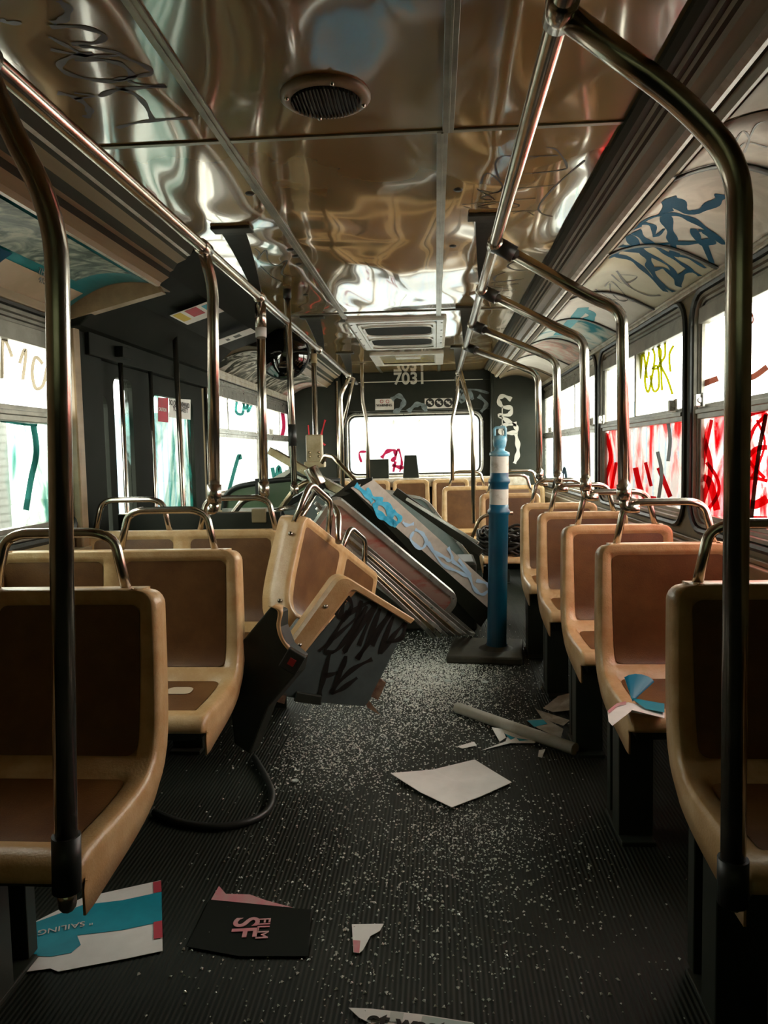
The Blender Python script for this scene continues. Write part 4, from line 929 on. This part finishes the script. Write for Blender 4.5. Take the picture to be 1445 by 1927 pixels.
# seat seen from behind, grey-blue plate
bk = root('overturned_chair'); tag(bk, 'overturned seat showing its grey-blue back plate covered in black scrawl', 'seat', 'torn-out seats in the aisle')
A = at(638, 1080, Y=2.76); B = at(777, 1168, Y=2.84); D_ = at(520, 1310, Y=2.66)
bk.location = A
nrm = (B - A).cross(D_ - A).normalized()
if nrm.y > 0: nrm = -nrm
bck = -nrm
fp = onplane(A, nrm)
plate = MB().prism(bend([fp(672, 1112), fp(768, 1172), fp(690, 1330), fp(600, 1322), fp(522, 1308), fp(560, 1250), fp(578, 1222)], .02), bck * .012).build('back_plate', GPLATE, bk, bevel=.003)
outer = bend([fp(545, 1208), fp(638, 1078), fp(778, 1166)], .045, 7); inner = bend([fp(574, 1226), fp(665, 1108), fp(770, 1172)], .02, 7)
mb = MB()
mb.loft([[p + bck * .075 for p in outer], [p + nrm * .0 for p in outer], [p + nrm * .012 for p in [o_.lerp(i_, .15) for o_, i_ in zip(outer, inner)]], [p + nrm * .012 for p in [o_.lerp(i_, .85) for o_, i_ in zip(outer, inner)]], [p - nrm * .004 for p in inner]], closed=False)
mb.build('tan_rim', RIM, bk, solid=.004)
for x, y in ((612, 1140), (563, 1212)):
    p = fp(x, y)
    MB().lathe([(0, .022), (.007, .02), (.008, .0)], p, nrm, 10).build('rim_screw', STEEL, bk)
scr = [([(650, 1130), (632, 1150), (640, 1160), (650, 1125), (662, 1140), (645, 1170)], .02), ([(655, 1150), (625, 1200), (612, 1225), (635, 1222), (665, 1180), (680, 1130)], .02), ([(690, 1140), (660, 1200), (650, 1225), (690, 1160), (705, 1140), (675, 1215)], .022), ([(715, 1145), (690, 1210), (672, 1240), (715, 1180), (735, 1150), (700, 1215)], .022), ([(740, 1160), (715, 1230), (745, 1190), (762, 1175), (755, 1200), (725, 1210)], .02), ([(620, 1230), (605, 1290), (600, 1310)], .022), ([(610, 1272), (640, 1262), (650, 1235), (625, 1305)], .02), ([(700, 1240), (660, 1262), (625, 1300), (640, 1298), (672, 1275)], .02), ([(640, 1165), (690, 1135), (705, 1140)], .02), ([(600, 1225), (640, 1190), (685, 1150)], .016)]
strokes(MB(), scr, fp, .02, nrm, off=.002).build('black_scrawl', INK, plate)
MB().prism([fp(558, 1300), fp(604, 1308), fp(602, 1325), fp(552, 1318)], nrm * .02).build('lower_bracket', LEGM, bk, bevel=.003)
MB().prism([fp(710, 1272), fp(727, 1285), fp(712, 1318), fp(695, 1310)], bck * .03).build('hinge_bracket', RUST, bk, bevel=.003)
MB().prism([fp(682, 1310), fp(694, 1318), fp(716, 1346), fp(692, 1332)], bck * .01).build('torn_bracket', RUST, bk)
MB().prism([fp(516, 1300), fp(540, 1305), fp(535, 1325), fp(512, 1318)], bck * .02).build('corner_bracket', RUST, bk)
# dark seat pan standing on edge
f2 = lambda x, y, Y=2.5: at(x, y, Y=Y)
dp = root('broken_seat_pan', at(500, 1300, Y=2.55)); tag(dp, 'dark broken seat pan standing on edge left of the overturned seat', 'seat part')
pl = [(508, 1142), (527, 1150), (527, 1180), (540, 1215), (566, 1238), (560, 1265), (530, 1300), (505, 1330), (470, 1420), (440, 1400), (430, 1300), (448, 1215)]
MB().prism([f2(*p) for p in pl], (0.02, .05, 0)).build('pan_plate', LEGM, dp, bevel=.006)
P = smooth([f2(510, 1141), f2(527, 1150), f2(525, 1178), f2(533, 1205), f2(552, 1228), f2(570, 1240)], 6)
MB().grid([[p + V((-.008, -.004, 0)) for p in P], [p + V((.004, -.006, 0)) for p in P], [p + V((.008, .05, 0)) for p in P]]).build('tan_edge', RIM, dp, solid=.003)
rc = at(549, 1246, Y=2.46)
M4 = Matrix.Translation(rc) @ Matrix.Rotation(.55, 4, 'Y')
MB().box((-.032, 0, -.036), (.032, .03, .036), M4).build('reflector_housing', GASK, dp, bevel=.004); MB().box((-.011, -.003, -.012), (.011, 0, .012), M4).build('red_reflector', REFLR, dp)
# fallen light box, grey face with cyan writing
fb = root('fallen_light_box'); tag(fb, 'long fallen grey light box with cyan and pale blue graffiti', 'panel')
a0 = at(702, 902, Y=3.95); a1 = at(660, 918, Y=3.86); b0 = at(930, 1108, Y=4.75); b1 = at(925, 1150, Y=4.66)
fb.location = a1
nf = (b0 - a0).cross(a1 - a0).normalized()
if nf.y > 0: nf = -nf
ff = onplane(a0, nf)
b1 = ff(925, 1150)
MB().hexa([a0, a1, b1, b0], -nf * .003).build('grey_face', BOXG, fb)
a2 = at(622, 936, Y=3.98); b2 = at(905, 1180, Y=4.75)
back = V((.02, .12, .02))
MB().add([a1, a2, b2, b1, a1 + back, a2 + back, b2 + back, b1 + back, a0, b0], [(0, 1, 2, 3), (5, 4, 7, 6), (1, 5, 6, 2), (0, 4, 5, 1), (3, 2, 6, 7), (8, 4, 7, 9), (0, 8, 4), (3, 7, 9)]).build('dark_side', DARK, fb)
MB().prism([at(x, y, Y=3.9) for x, y in ((662, 905), (700, 898), (700, 904), (652, 932), (622, 938))], (0, .04, 0)).build('end_cap', DARKB, fb)
cy1 = [([(668, 912), (688, 930), (700, 945)], .022), ([(690, 918), (700, 935), (720, 940)], .018), ([(705, 945), (725, 950), (738, 965), (725, 975), (708, 962), (706, 945)], .028), ([(720, 975), (742, 985), (752, 975), (738, 962)], .024), ([(728, 955), (735, 975), (745, 990)], .022)]
strokes(MB(), [(l, w_ * 1.5) for l, w_ in cy1], ff, .02, nf, off=.004).build('cyan_graffiti', CYANI, fb)
cy2 = [([(757, 982), (765, 988), (778, 985)], .014), ([(778, 1000), (772, 1015), (790, 1032), (800, 1022), (795, 1005), (780, 996)], .015), ([(798, 1010), (812, 1035), (835, 1048), (845, 1055), (850, 1048), (842, 1030)], .016), ([(805, 1020), (830, 1060), (860, 1075), (880, 1085)], .014), ([(850, 1055), (880, 1080), (890, 1105), (905, 1118), (918, 1110), (915, 1098), (895, 1092)], .016), ([(862, 1052), (885, 1082)], .012)]
strokes(MB(), [(l, w_ * 1.6) for l, w_ in cy2], ff, .015, nf, off=.004).build('pale_blue_graffiti', LBLUEI, fb)
# stack of window frames leaning under the box
def leaner(label, p0, p1, wv, th=.03, fw=.028, pane=None, mat=ALUW, R=.07, group='window frames in the debris pile'):
    """a rectangular framed window: lies from p0 (upper end) to p1 (lower end), width vector wv"""
    e = root('loose_window_frame', p1); tag(e, label, 'window frame', group)
    L_ = (p1 - p0); n = L_.cross(wv).normalized(); ul = L_.normalized(); uw = V(wv).normalized(); ll, lw = L_.length, V(wv).length
    fn = lambda a, b, h: p0 + ul * a + uw * b + n * h
    mb = MB(); ring(mb, fn, (0, ll, 0, lw), R, [(0, 0), (0, th), (.004, th + .003), (fw, th + .003), (fw, th * .6), (fw + .008, th * .6), (fw + .008, th * .3), (fw + .0, 0), (0, 0)]); mb.build('frame_rim', mat, e)
    if pane:
        mb = MB(); mb.prism([fn(a, b, th * .4) for a, b in rrect(fw, ll - fw, fw, lw - fw, max(R - fw, .01))], n * .004); mb.build('frame_pane', pane, e)
    return e
leaner('loose window frame with red-scrawled dusty pane under the fallen box', at(630, 930, Y=3.70), at(868, 1128, Y=4.25), V((-.15, .06, -.20)), pane=PINKGL, mat=ALUW)
for i in range(7):
    dy = i * .035
    leaner('thin metal window frame in the leaning stack, layer %s' % ['on top', 'second from the top', 'third from the top', 'fourth from the top', 'third from the bottom', 'second from the bottom', 'at the bottom'][i],
           at(585 + 3 * i, 945 + 9 * i, Y=3.72 + .02 * i), at(882 - 14 * i, 1196 - 2 * i, Y=4.28 - .05 * i), V((.05, .40, -.10 - .01 * i)), th=.016, fw=.022, mat=(ALU, ALUW, BRONZ)[i % 3], R=.06)
leaner('grey-paned loose window leaning behind the tilted seat handles', at(605, 905, Y=4.2), at(700, 1075, Y=4.35), V((-.30, .15, -.16)), pane=GRAYGL, mat=GASK, R=.05)
leaner('pale loose window with bluish pane behind the fallen box', at(800, 935, Y=5.6), at(900, 1065, Y=5.5), V((-.34, .05, .05)), pane=GRAYGL, mat=ALUW, fw=.03)
leaner('second pale loose window leaning against the rear bench', at(758, 925, Y=6.0), at(830, 1010, Y=5.8), V((-.25, .05, .03)), pane=GRAYGL, mat=ALUW, fw=.03)
# beams
def beam(name, label, p0, p1, a, b, mat, cat='beam', extra=None):
    d = (p1 - p0).normalized(); s_ = d.cross(V((0, 1, 0))).normalized(); u = s_.cross(d).normalized()
    mb = MB(); mb.loft([[p + s_ * x * a + u * y * b for x, y in ((-1, -1), (1, -1), (1, -.3), (.4, -.1), (.4, .4), (1, .6), (1, 1), (-1, 1))] for p in (p0, p1)], cap0=True, cap1=True)
    o = mb.build(name, mat, bevel=.002); tag(o, label, cat); return o
beam('brass_coloured_beam', 'long tarnished metal beam slanting from the left window to the fallen box', at(512, 850, Y=4.6), at(655, 932, Y=4.15), .022, .03, BRONZ)
beam('metal_strip', 'thin pale metal strip under the tarnished beam', at(555, 895, Y=4.5), at(640, 935, Y=4.1), .008, .01, ALUW)
beam('dark_channel', 'dark metal channel lying behind the fallen box towards the rear', at(745, 925, Y=5.2), at(905, 1040, Y=5.0), .026, .03, DARKB)
beam('pale_channel_strip', 'pale metal strip lying on the dark channel towards the cable coil', at(765, 939, Y=5.1), at(900, 1022, Y=4.9), .010, .01, ALUW)
o = MB().tube(bend([at(606, 870, Y=4.6), at(612, 857, Y=4.55), at(628, 860, Y=4.4), at(668, 905, Y=4.0)], .03), .013, 12).build('bent_tube', BRONZ); tag(o, 'bent brown tube reaching from the cream box to the fallen box', 'tube')
# tripod-like clamp with tubes at (590,890)
cl = root('clamp_joint', at(594, 905, Y=3.55)); tag(cl, 'chrome tube clamp with spread tubes above the tilted seat', 'clamp')
MB().tube([at(588, 888, Y=3.55) + V((-.01, 0, .02)), at(597, 905, Y=3.55) + V((.01, 0, -.02))], .034, 16).build('clamp_body', STEEL, cl, bevel=.004)
MB().tube(bend([at(594, 925, Y=3.5), at(560, 985, Y=3.3)], .05), .014, 12).build('left_tube', STEEL, cl)
MB().tube([at(590, 895, Y=3.56), at(593, 932, Y=3.52)], .016, 12).build('stem', STEEL, cl)
MB().tube(bend([at(594, 922, Y=3.5), at(636, 962, Y=3.3), at(637, 1020, Y=3.15)], .05), .014, 12).build('right_tube', STEEL, cl)
# big dark-framed green windscreen lying behind
ws = root('loose_windscreen', at(500, 1000, Y=4.6)); tag(ws, 'large dark-framed green-tinted windscreen pane behind the left benches', 'window pane')
P = [at(x, y, Y=4.6) for x, y in ((420, 960), (425, 930), (445, 916), (500, 906), (560, 900), (640, 905), (650, 960), (640, 1040), (430, 1010))]
mb = MB(); mb.prism(bend(P + [P[0]], .03)[:-1], (0, .008, .0)); mb.build('green_pane', GREENG, ws)
MB().tube(bend([P[0], P[1], P[2], P[3], P[4], P[5]], .06), .017, 10).build('black_edge', GASK, ws)
MB().box((P[0].x, 4.575, P[0].z - .02), (P[6].x, 4.60, P[0].z + .012)).build('cross_strip', ALUW, ws)
MB().box((-.015, -.02, -.05), (.03, .02, .05), Matrix.Translation(at(486, 916, Y=4.57))).build('edge_clip', GASK, ws, bevel=.004)
o = MB().tube(bend([V((-1.15, 4.3, 0)), at(432, 975, Y=4.3), at(460, 938, Y=4.3), at(500, 935, Y=4.3)], .05), .018, 12).build('bent_steel_tube', STEEL); tag(o, 'bent steel tube in front of the green pane, left', 'tube')
o = MB().tube(bend([at(518, 970, Y=4.2), at(560, 915, Y=4.2), at(600, 900, Y=4.2)], .05), .016, 12).build('bent_steel_tube', BRONZ); tag(o, 'bent tarnished tube in front of the green pane, right', 'tube')
o = MB().tube(bend([at(510, 965, Y=3.75), at(530, 958, Y=3.75), at(553, 955, Y=3.93)], .03), .012, 10).build('short_steel_arm', STEEL); tag(o, 'short chrome arm joining the thin stanchion', 'tube')
o = MB().box((-.08, -.02, -.16), (.02, .02, .0), Matrix.Translation(at(545, 968, Y=3.85))).build('black_pad', GASK, bevel=.02); tag(o, 'rounded black pad behind the tilted seat', 'pad')
# triangular dark panel & white sheet at window
o = MB().prism([at(x, y, Y=4.9) for x, y in ((505, 912), (545, 885), (590, 905), (590, 912))], (0, .01, 0)).build('leaning_panel', DARK); tag(o, 'dark triangular panel edge behind the two left poles', 'panel')
o = MB().prism([at(x, y, Y=4.85) for x, y in ((503, 905), (545, 882), (545, 890), (525, 905))], (0, .004, 0)).build('white_sheet', WHITE); tag(o, 'small white sheet wedged behind the two left poles', 'sheet')
# plain dark box on the floor behind the debris
o = MB().box((-.55, 4.9, 0), (.25, 5.3, .45)).build('dark_box', DARKB, bevel=.02); tag(o, 'dark bulky box behind the leaning frames', 'case')

# cables heaped on a seat
cs = dup(seat1); cs.location = (.54, 5.70, -.0); tag(cs, 'single seat heaped with black cables behind the blue post', 'seat', 'single seats along the right side')
for q in list(cs.children):
    if q.name.startswith('back_insert') or q.name.startswith('grab_handle'): pass
rr = random.Random(5); 
mb = MB(); P = []
for k in range(260):
    a = k * .42; t = k / 260
    P.append(V((.50 + (.19 + .03 * math.sin(k * .7)) * math.cos(a), 5.42 + (.11 + .03 * math.cos(k * .5)) * math.sin(a), .44 + .16 * t + .03 * math.sin(a * 1.3 + k) )))
mb.tube(smooth(P, 3), .010, 8); cb = mb.build('cable_coil', CABLE); tag(cb, 'tangled coil of black cable heaped on a seat behind the blue post', 'cable')
o = MB().tube(bend([at(888, 1012, Y=5.2), at(902, 975, Y=5.2), at(925, 966, Y=5.2), at(965, 966, Y=5.2)], .05), .012, 10).build('bent_grab_tube', BRONZ); tag(o, 'bent grab tube sticking up by the cable coil', 'tube')

# ================================================================== BLUE POST
pb = at(930, 1230, Z=.03); pb = V((.325, 4.30, 0))
tp = V((.352, 4.27, 1.26)); axd = (tp - pb).normalized()
DP = root('delineator_post', pb); tag(DP, 'blue traffic delineator post with two white bands on a square base', 'traffic post')
M4 = Matrix.Translation(pb) @ Matrix.Rotation(-.12, 4, 'Z')
MB().box((-.265, -.20, 0), (.145, .24, .045), M4).build('rubber_base', BASEM, DP, bevel=.012)
MB().lathe([(.10, .043), (.07, .055), (.062, .065)], pb, axd, 28).build('base_collar', BASEM, DP)
r0 = .054
MB().lathe([(r0 + .006, .05), (r0 + .002, .07), (r0, .1), (r0, .80), (r0 + .008, .81), (r0 + .008, .825), (r0 - .001, .835), (r0 - .002, .86), (.001, .861)], pb, axd, 32).build('post_body', POSTB, DP)
MB().lathe([(r0 - .002, .86), (r0 - .002, .945)], pb, axd, 32).build('lower_white_band', BAND, DP)
MB().lathe([(r0 - .002, .945), (r0 - .002, .97), (r0 + .006, .98), (r0 + .006, .995), (r0 - .003, 1.005), (r0 - .004, 1.035)], pb, axd, 32).build('blue_middle_ring', POSTB, DP)
MB().lathe([(r0 - .003, 1.035), (r0 - .004, 1.125)], pb, axd, 32).build('upper_white_band', BAND, DP)
MB().lathe([(r0 - .004, 1.125), (r0 + .002, 1.13), (r0, 1.145), (.030, 1.155), (.026, 1.17), (.034, 1.18), (.038, 1.21), (.033, 1.235), (.001, 1.24)], pb, axd, 28).build('light_blue_cap', POSTL, DP)
hp = pb + axd * 1.23
MB().tube(bend([hp + V((-.028, 0, -.02)), hp + V((-.03, 0, .05)), hp + V((.03, 0, .055)), hp + V((.032, 0, -.02))], .015), .008, 10).build('carry_loop', POSTL, DP)

# ================================================================== FLOOR LITTER
def sheet(name, label, px, mat, z=.004, cat='paper', parts=(), curl=None, solid=.001):
    pts = [at(x, y, Z=z) for x, y in px]; c = sum(pts, V()) / len(pts)
    e = root(name, (c.x, c.y, 0)); tag(e, label, cat)
    mb = MB()
    n = len(pts)
    if curl: pts = [p + V((0, 0, h)) for p, h in zip(pts, curl)]; c = c + V((0, 0, sum(curl) / n * .4))
    mb.add(pts + [c], [(i, (i + 1) % n, n) for i in range(n)]); mb.build('sheet_face', mat, e, solid=solid)
    for k, (nm, q, m) in enumerate(parts):
        MB().add([at(x, y, Z=z + .0022 + .0005 * k) for x, y in q], [tuple(range(len(q)))]).build(nm, m, e)
    return e
e = sheet('torn_poster', 'torn white poster with cyan band and red tabs at the near left', [(155, 1690), (235, 1672), (303, 1657), (305, 1724), (306, 1790), (230, 1806), (110, 1829), (95, 1823), (46, 1830), (42, 1755), (60, 1738)], PAPER,
          parts=[('cyan_band', [(155, 1703), (230, 1694), (304, 1678), (305, 1734), (230, 1750), (145, 1760), (152, 1778), (134, 1793), (95, 1800), (44, 1798), (42, 1757), (60, 1738)], CYAN), ('red_tab', [(288, 1660), (303, 1657), (304, 1678), (289, 1680)], RED), ('red_tab', [(289, 1735), (305, 1732), (306, 1764), (289, 1767)], RED)])
text('" SAILING " ?', 'mirrored_print', .030, at(108, 1748, Z=.0085), (at(165, 1730, Z=0) - at(55, 1752, Z=0)) * -1, (at(110, 1700, Z=0) - at(112, 1800, Z=0)) * -1, WHITEI, e)
e = sheet('black_card', 'black card lettered FILM SF with a torn pink top edge', [(395, 1692), (555, 1710), (585, 1712), (580, 1800), (450, 1800), (352, 1782)], BLACKP, z=.005,
          parts=[('pink_torn_edge', [(397, 1693), (412, 1667), (425, 1682), (470, 1683), (500, 1694), (552, 1708)], PINK)])
dn = at(480, 1790, Z=0) - at(495, 1710, Z=0); rt = at(560, 1748, Z=0) - at(400, 1748, Z=0)
text('SF', 'card_lettering', .088, at(459, 1745, Z=.0085), dn, rt, PINK, e, bold=.0015)
text('FILM', 'card_lettering', .042, at(494, 1747, Z=.0085), dn, rt, PINK, e, bold=.0005)
sheet('white_board_sheet', 'large plain white sheet with a lifted corner in the aisle', [(735, 1462), (815, 1449), (893, 1433), (930, 1453), (963, 1475), (905, 1499), (850, 1522), (790, 1492)], PAPER, z=.006, curl=[.012, 0, .006, 0, .004, .0, .004, .002], solid=.002)
sheet('torn_paper_scrap', 'small white scrap with a pink patch in front of the large sheet', [(662, 1740), (722, 1739), (715, 1752), (697, 1762), (683, 1788), (676, 1794), (665, 1793)], PAPER, parts=[('pink_patch', [(664, 1769), (678, 1770), (676, 1793), (666, 1792)], PINK)])
e = sheet('lettered_poster_strip', 'torn poster with dark lettering at the bottom edge of the view', [(656, 1897), (700, 1899), (795, 1910), (890, 1925), (910, 1945), (750, 1945), (700, 1928), (676, 1916)], PAPER, parts=[('green_stripes', [(735, 1903), (760, 1906), (756, 1925), (732, 1922)], AD_WT), ('green_stripes', [(795, 1911), (890, 1926), (880, 1940), (790, 1930)], AD_WT)])
text('et wast', 'poster_lettering', .055, at(765, 1927, Z=.0085), (at(900, 1945, Z=0) - at(680, 1915, Z=0)), (0, 1, 0), INK, e, bold=.002)
sheet('torn_poster_scrap', 'curled white and cyan scrap beside the tube', [(905, 1412), (960, 1400), (1005, 1398), (1035, 1388), (1010, 1382), (975, 1374), (935, 1370), (955, 1385), (950, 1398)], PAPER, curl=[0, .004, 0, .01, .006, .02, .012, 0, 0], parts=[('cyan_patch', [(945, 1376), (975, 1384), (1000, 1392), (965, 1396)], CYAN)])
sheet('torn_poster_scrap', 'curled grey-tan paper under the right seats, farthest of the scraps', [(1022, 1333), (1050, 1318), (1075, 1316), (1075, 1345), (1040, 1340)], PAPERG, curl=[0, .02, .03, .02, 0])
sheet('torn_poster_scrap', 'pale curled strip between tube and grey-tan paper', [(1008, 1343), (1040, 1345), (1072, 1360), (1060, 1366), (1020, 1352)], PAPERG, curl=[.02, 0, .01, 0, 0])
sheet('torn_poster_scrap', 'cyan and tan scrap lying behind the tube', [(990, 1355), (1025, 1352), (1060, 1372), (1055, 1390), (1010, 1370)], PAPERG, parts=[('cyan_patch', [(992, 1356), (1022, 1354), (1030, 1362), (1005, 1368)], CYAN)])
sheet('paper_scrap', 'small white curled scrap left of the cyan scrap', [(925, 1378), (945, 1376), (952, 1388), (940, 1396)], PAPER, curl=[.02, .01, 0, 0])
sheet('paper_scrap', 'small white strip lying in front of the tube', [(860, 1405), (892, 1396), (897, 1403), (870, 1409)], PAPER)
sheet('paper_scrap', 'tiny white scrap by the far end of the tube', [(1014, 1412), (1026, 1410), (1020, 1426), (1012, 1424)], PAPER)
o = MB().tube([at(860, 1330, Z=.03) + V((0, 0, -.004)), at(1082, 1408, Z=.03) + V((0, 0, -.004))], .0235, 24).build('cardboard_tube', TUBEW); tag(o, 'long pale tube lying across the right side of the aisle', 'tube')
# bigger glass shards
SH = pbr('glass_shard', (.62, .68, .64), .2, c2=(.45, .5, .47), scale=30)
shl = [(912, 1284, .02), (735, 1283, .022), (760, 1295, .02), (722, 1240, .016), (790, 1300, .018), (842, 1282, .02), (905, 1298, .014), (765, 1318, .017), (870, 1268, .012), (555, 1470, .014), (820, 1275, .014), (745, 1262, .012)]
for i, (x, y, s_) in enumerate(shl):
    p = at(x, y, Z=.004); rr = random.Random(i); n = rr.randint(4, 6)
    q = [p + V((s_ * (.6 + .6 * rr.random()) * math.cos(k * 6.283 / n + i), s_ * (.6 + .6 * rr.random()) * math.sin(k * 6.283 / n + i), 0)) for k in range(n)]
    o = MB().prism(q, (0, 0, .004)).build('glass_shard', SH); tag(o, 'pale glass shard on the aisle floor, ' + ['ring-like one before the blue post base', 'below the tip of the hinge bracket', 'just right of the overturned seat foot', 'behind the overturned seat, farthest of all', 'in the middle of the thickest crumbs', 'midway between overturned seat and blue base', 'second one before the blue post base', 'nearest one right of the torn bracket', 'touching the blue post base', 'lone one at the left near the rubber strip', 'left of the midway shard', 'close behind the hinge bracket'][i], 'shard', 'larger glass shards on the floor')
# crumbs of safety glass: uncountable
CR = pbr('safety_glass_crumb', (.72, .75, .68), .16, c2=(.88, .89, .83), scale=60, spec=.9)
mb = MB(); rr = random.Random(11); n = 0
vs = []; fs = []
def crumb(x, y, s):
    a = rr.random() * 6.28; k = len(vs); h = s * (.5 + .5 * rr.random())
    for j in range(3): vs.append((x + s * math.cos(a + j * 2.1), y + s * math.sin(a + j * 2.1) * (.7 + .6 * rr.random()), .0015))
    vs.append((x + s * .3 * math.cos(a), y + s * .3 * math.sin(a), .0015 + h))
    vs.append((x - s * .4 * math.cos(a), y - s * .3 * math.sin(a), .0015 + h * .8))
    fs.extend([(k, k + 1, k + 3), (k + 1, k + 4, k + 3), (k + 1, k + 2, k + 4), (k + 2, k, k + 3), (k + 2, k + 3, k + 4)])
def cluster(px, py, sx, sy, cnt, smin=.0022, smax=.0055):
    c = at(px, py, Z=0)
    for _ in range(cnt):
        x = c.x + rr.gauss(0, sx); y = c.y + rr.gauss(0, sy)
        if x > .50 or x < -.62: 
            if rr.random() < .8: continue
        crumb(x, y, smin + (smax - smin) * rr.random() ** 2)
cluster(800, 1290, .26, .42, 8000); cluster(820, 1265, .18, .30, 5500); cluster(620, 1400, .16, .25, 1500); cluster(700, 1380, .3, .3, 1800)
cluster(640, 1450, .14, .14, 500); cluster(900, 1560, .10, .10, 900, .0014, .003); cluster(880, 1600, .2, .22, 900); cluster(750, 1620, .3, .3, 700)
cluster(800, 1700, .28, .25, 700); cluster(560, 1560, .2, .3, 300); cluster(500, 1800, .25, .2, 160); cluster(480, 1400, .12, .12, 400); cluster(780, 1850, .25, .15, 160); cluster(790, 1235, .25, .3, 2000)
mb.add(vs, fs); o = mb.build('glass_crumbs', CR); tag(o, 'crumbs of shattered safety glass scattered over the aisle floor', 'broken glass', kind='stuff')

# litter on the second right seat
e = root('blue_paper_cone', at(1197, 1320, Y=2.25)); tag(e, 'blue folded paper cone standing on the second right seat', 'paper')
c = at(1190, 1314, Z=.445); mb = MB(); rows = []
for k in range(7):
    a = -.9 + k * .42; rows.append([c + V((0, 0, -.01)), c + V((.045 * math.sin(a) + .015, .02 * math.cos(a), .055 + .01 * math.cos(a * 1.5))), ])
mb.grid(rows); CYB = pbr('cyan_foil', (.0, .26, .46), .35); mb.build('cone_sheet', CYB, e, solid=.001)
e = root('crumpled_poster', at(1200, 1335, Y=2.18)); tag(e, 'crumpled white and teal paper with pink edge on the second right seat', 'paper')
Yp = 2.12
P = [at(x, y, Z=.437) for x, y in ((1143, 1340), (1160, 1326), (1182, 1322), (1200, 1326), (1222, 1334), (1250, 1338), (1250, 1352), (1222, 1345), (1185, 1340), (1165, 1345), (1152, 1366), (1145, 1358))]
c = sum(P, V()) / len(P) + V((0, 0, .006)); mb = MB(); mb.add(P + [c], [(i, (i + 1) % 12, 12) for i in range(12)]); mb.build('white_sheet', PAPER, e, solid=.001)
mb = MB(); Q = [at(x, y, Z=.439) for x, y in ((1185, 1316), (1215, 1322), (1250, 1328), (1250, 1345), (1215, 1338))]
mb.add([p + V((0, 0, .006)) for p in Q], [(0, 1, 2, 3, 4)]); mb.build('teal_fold', CYAN, e)
Q = [at(x, y, Z=.437) for x, y in ((1143, 1340), (1160, 1326), (1178, 1322), (1178, 1328), (1160, 1332), (1146, 1345))]
MB().add([p + V((0, -.001, .004)) for p in Q], [(0, 1, 2, 3, 4, 5)]).build('pink_edge', PINK, e)
# coiled black strap under the second left bench
o = MB().tube(smooth([at(x, y, Z=.012) for x, y in ((478, 1425), (500, 1462), (512, 1495), (503, 1525), (470, 1545), (410, 1556), (340, 1548), (290, 1528))], 8), .012, 8).build('rubber_strip', GASK); tag(o, 'curved black rubber strip on the floor beside the second left bench', 'strip')

# ================================================================== OUTSIDE
o = MB().box((-30, -20, -.95), (30, 40, -.9)).build('ground', CONCR); tag(o, 'pale ground outside the bus', kind='structure')
o = MB().box((-6, 12.5, -.9), (5, 12.6, 1.9)).build('corrugated_fence', CORRX); tag(o, 'pale corrugated fence seen through the rear window', 'fence')
o = MB().box((-4.4, -1, -.9), (-4.3, 7.5, 2.6)).build('lapboard_wall', CORRZ); tag(o, 'white lap-boarded wall seen through the left front window', 'wall')
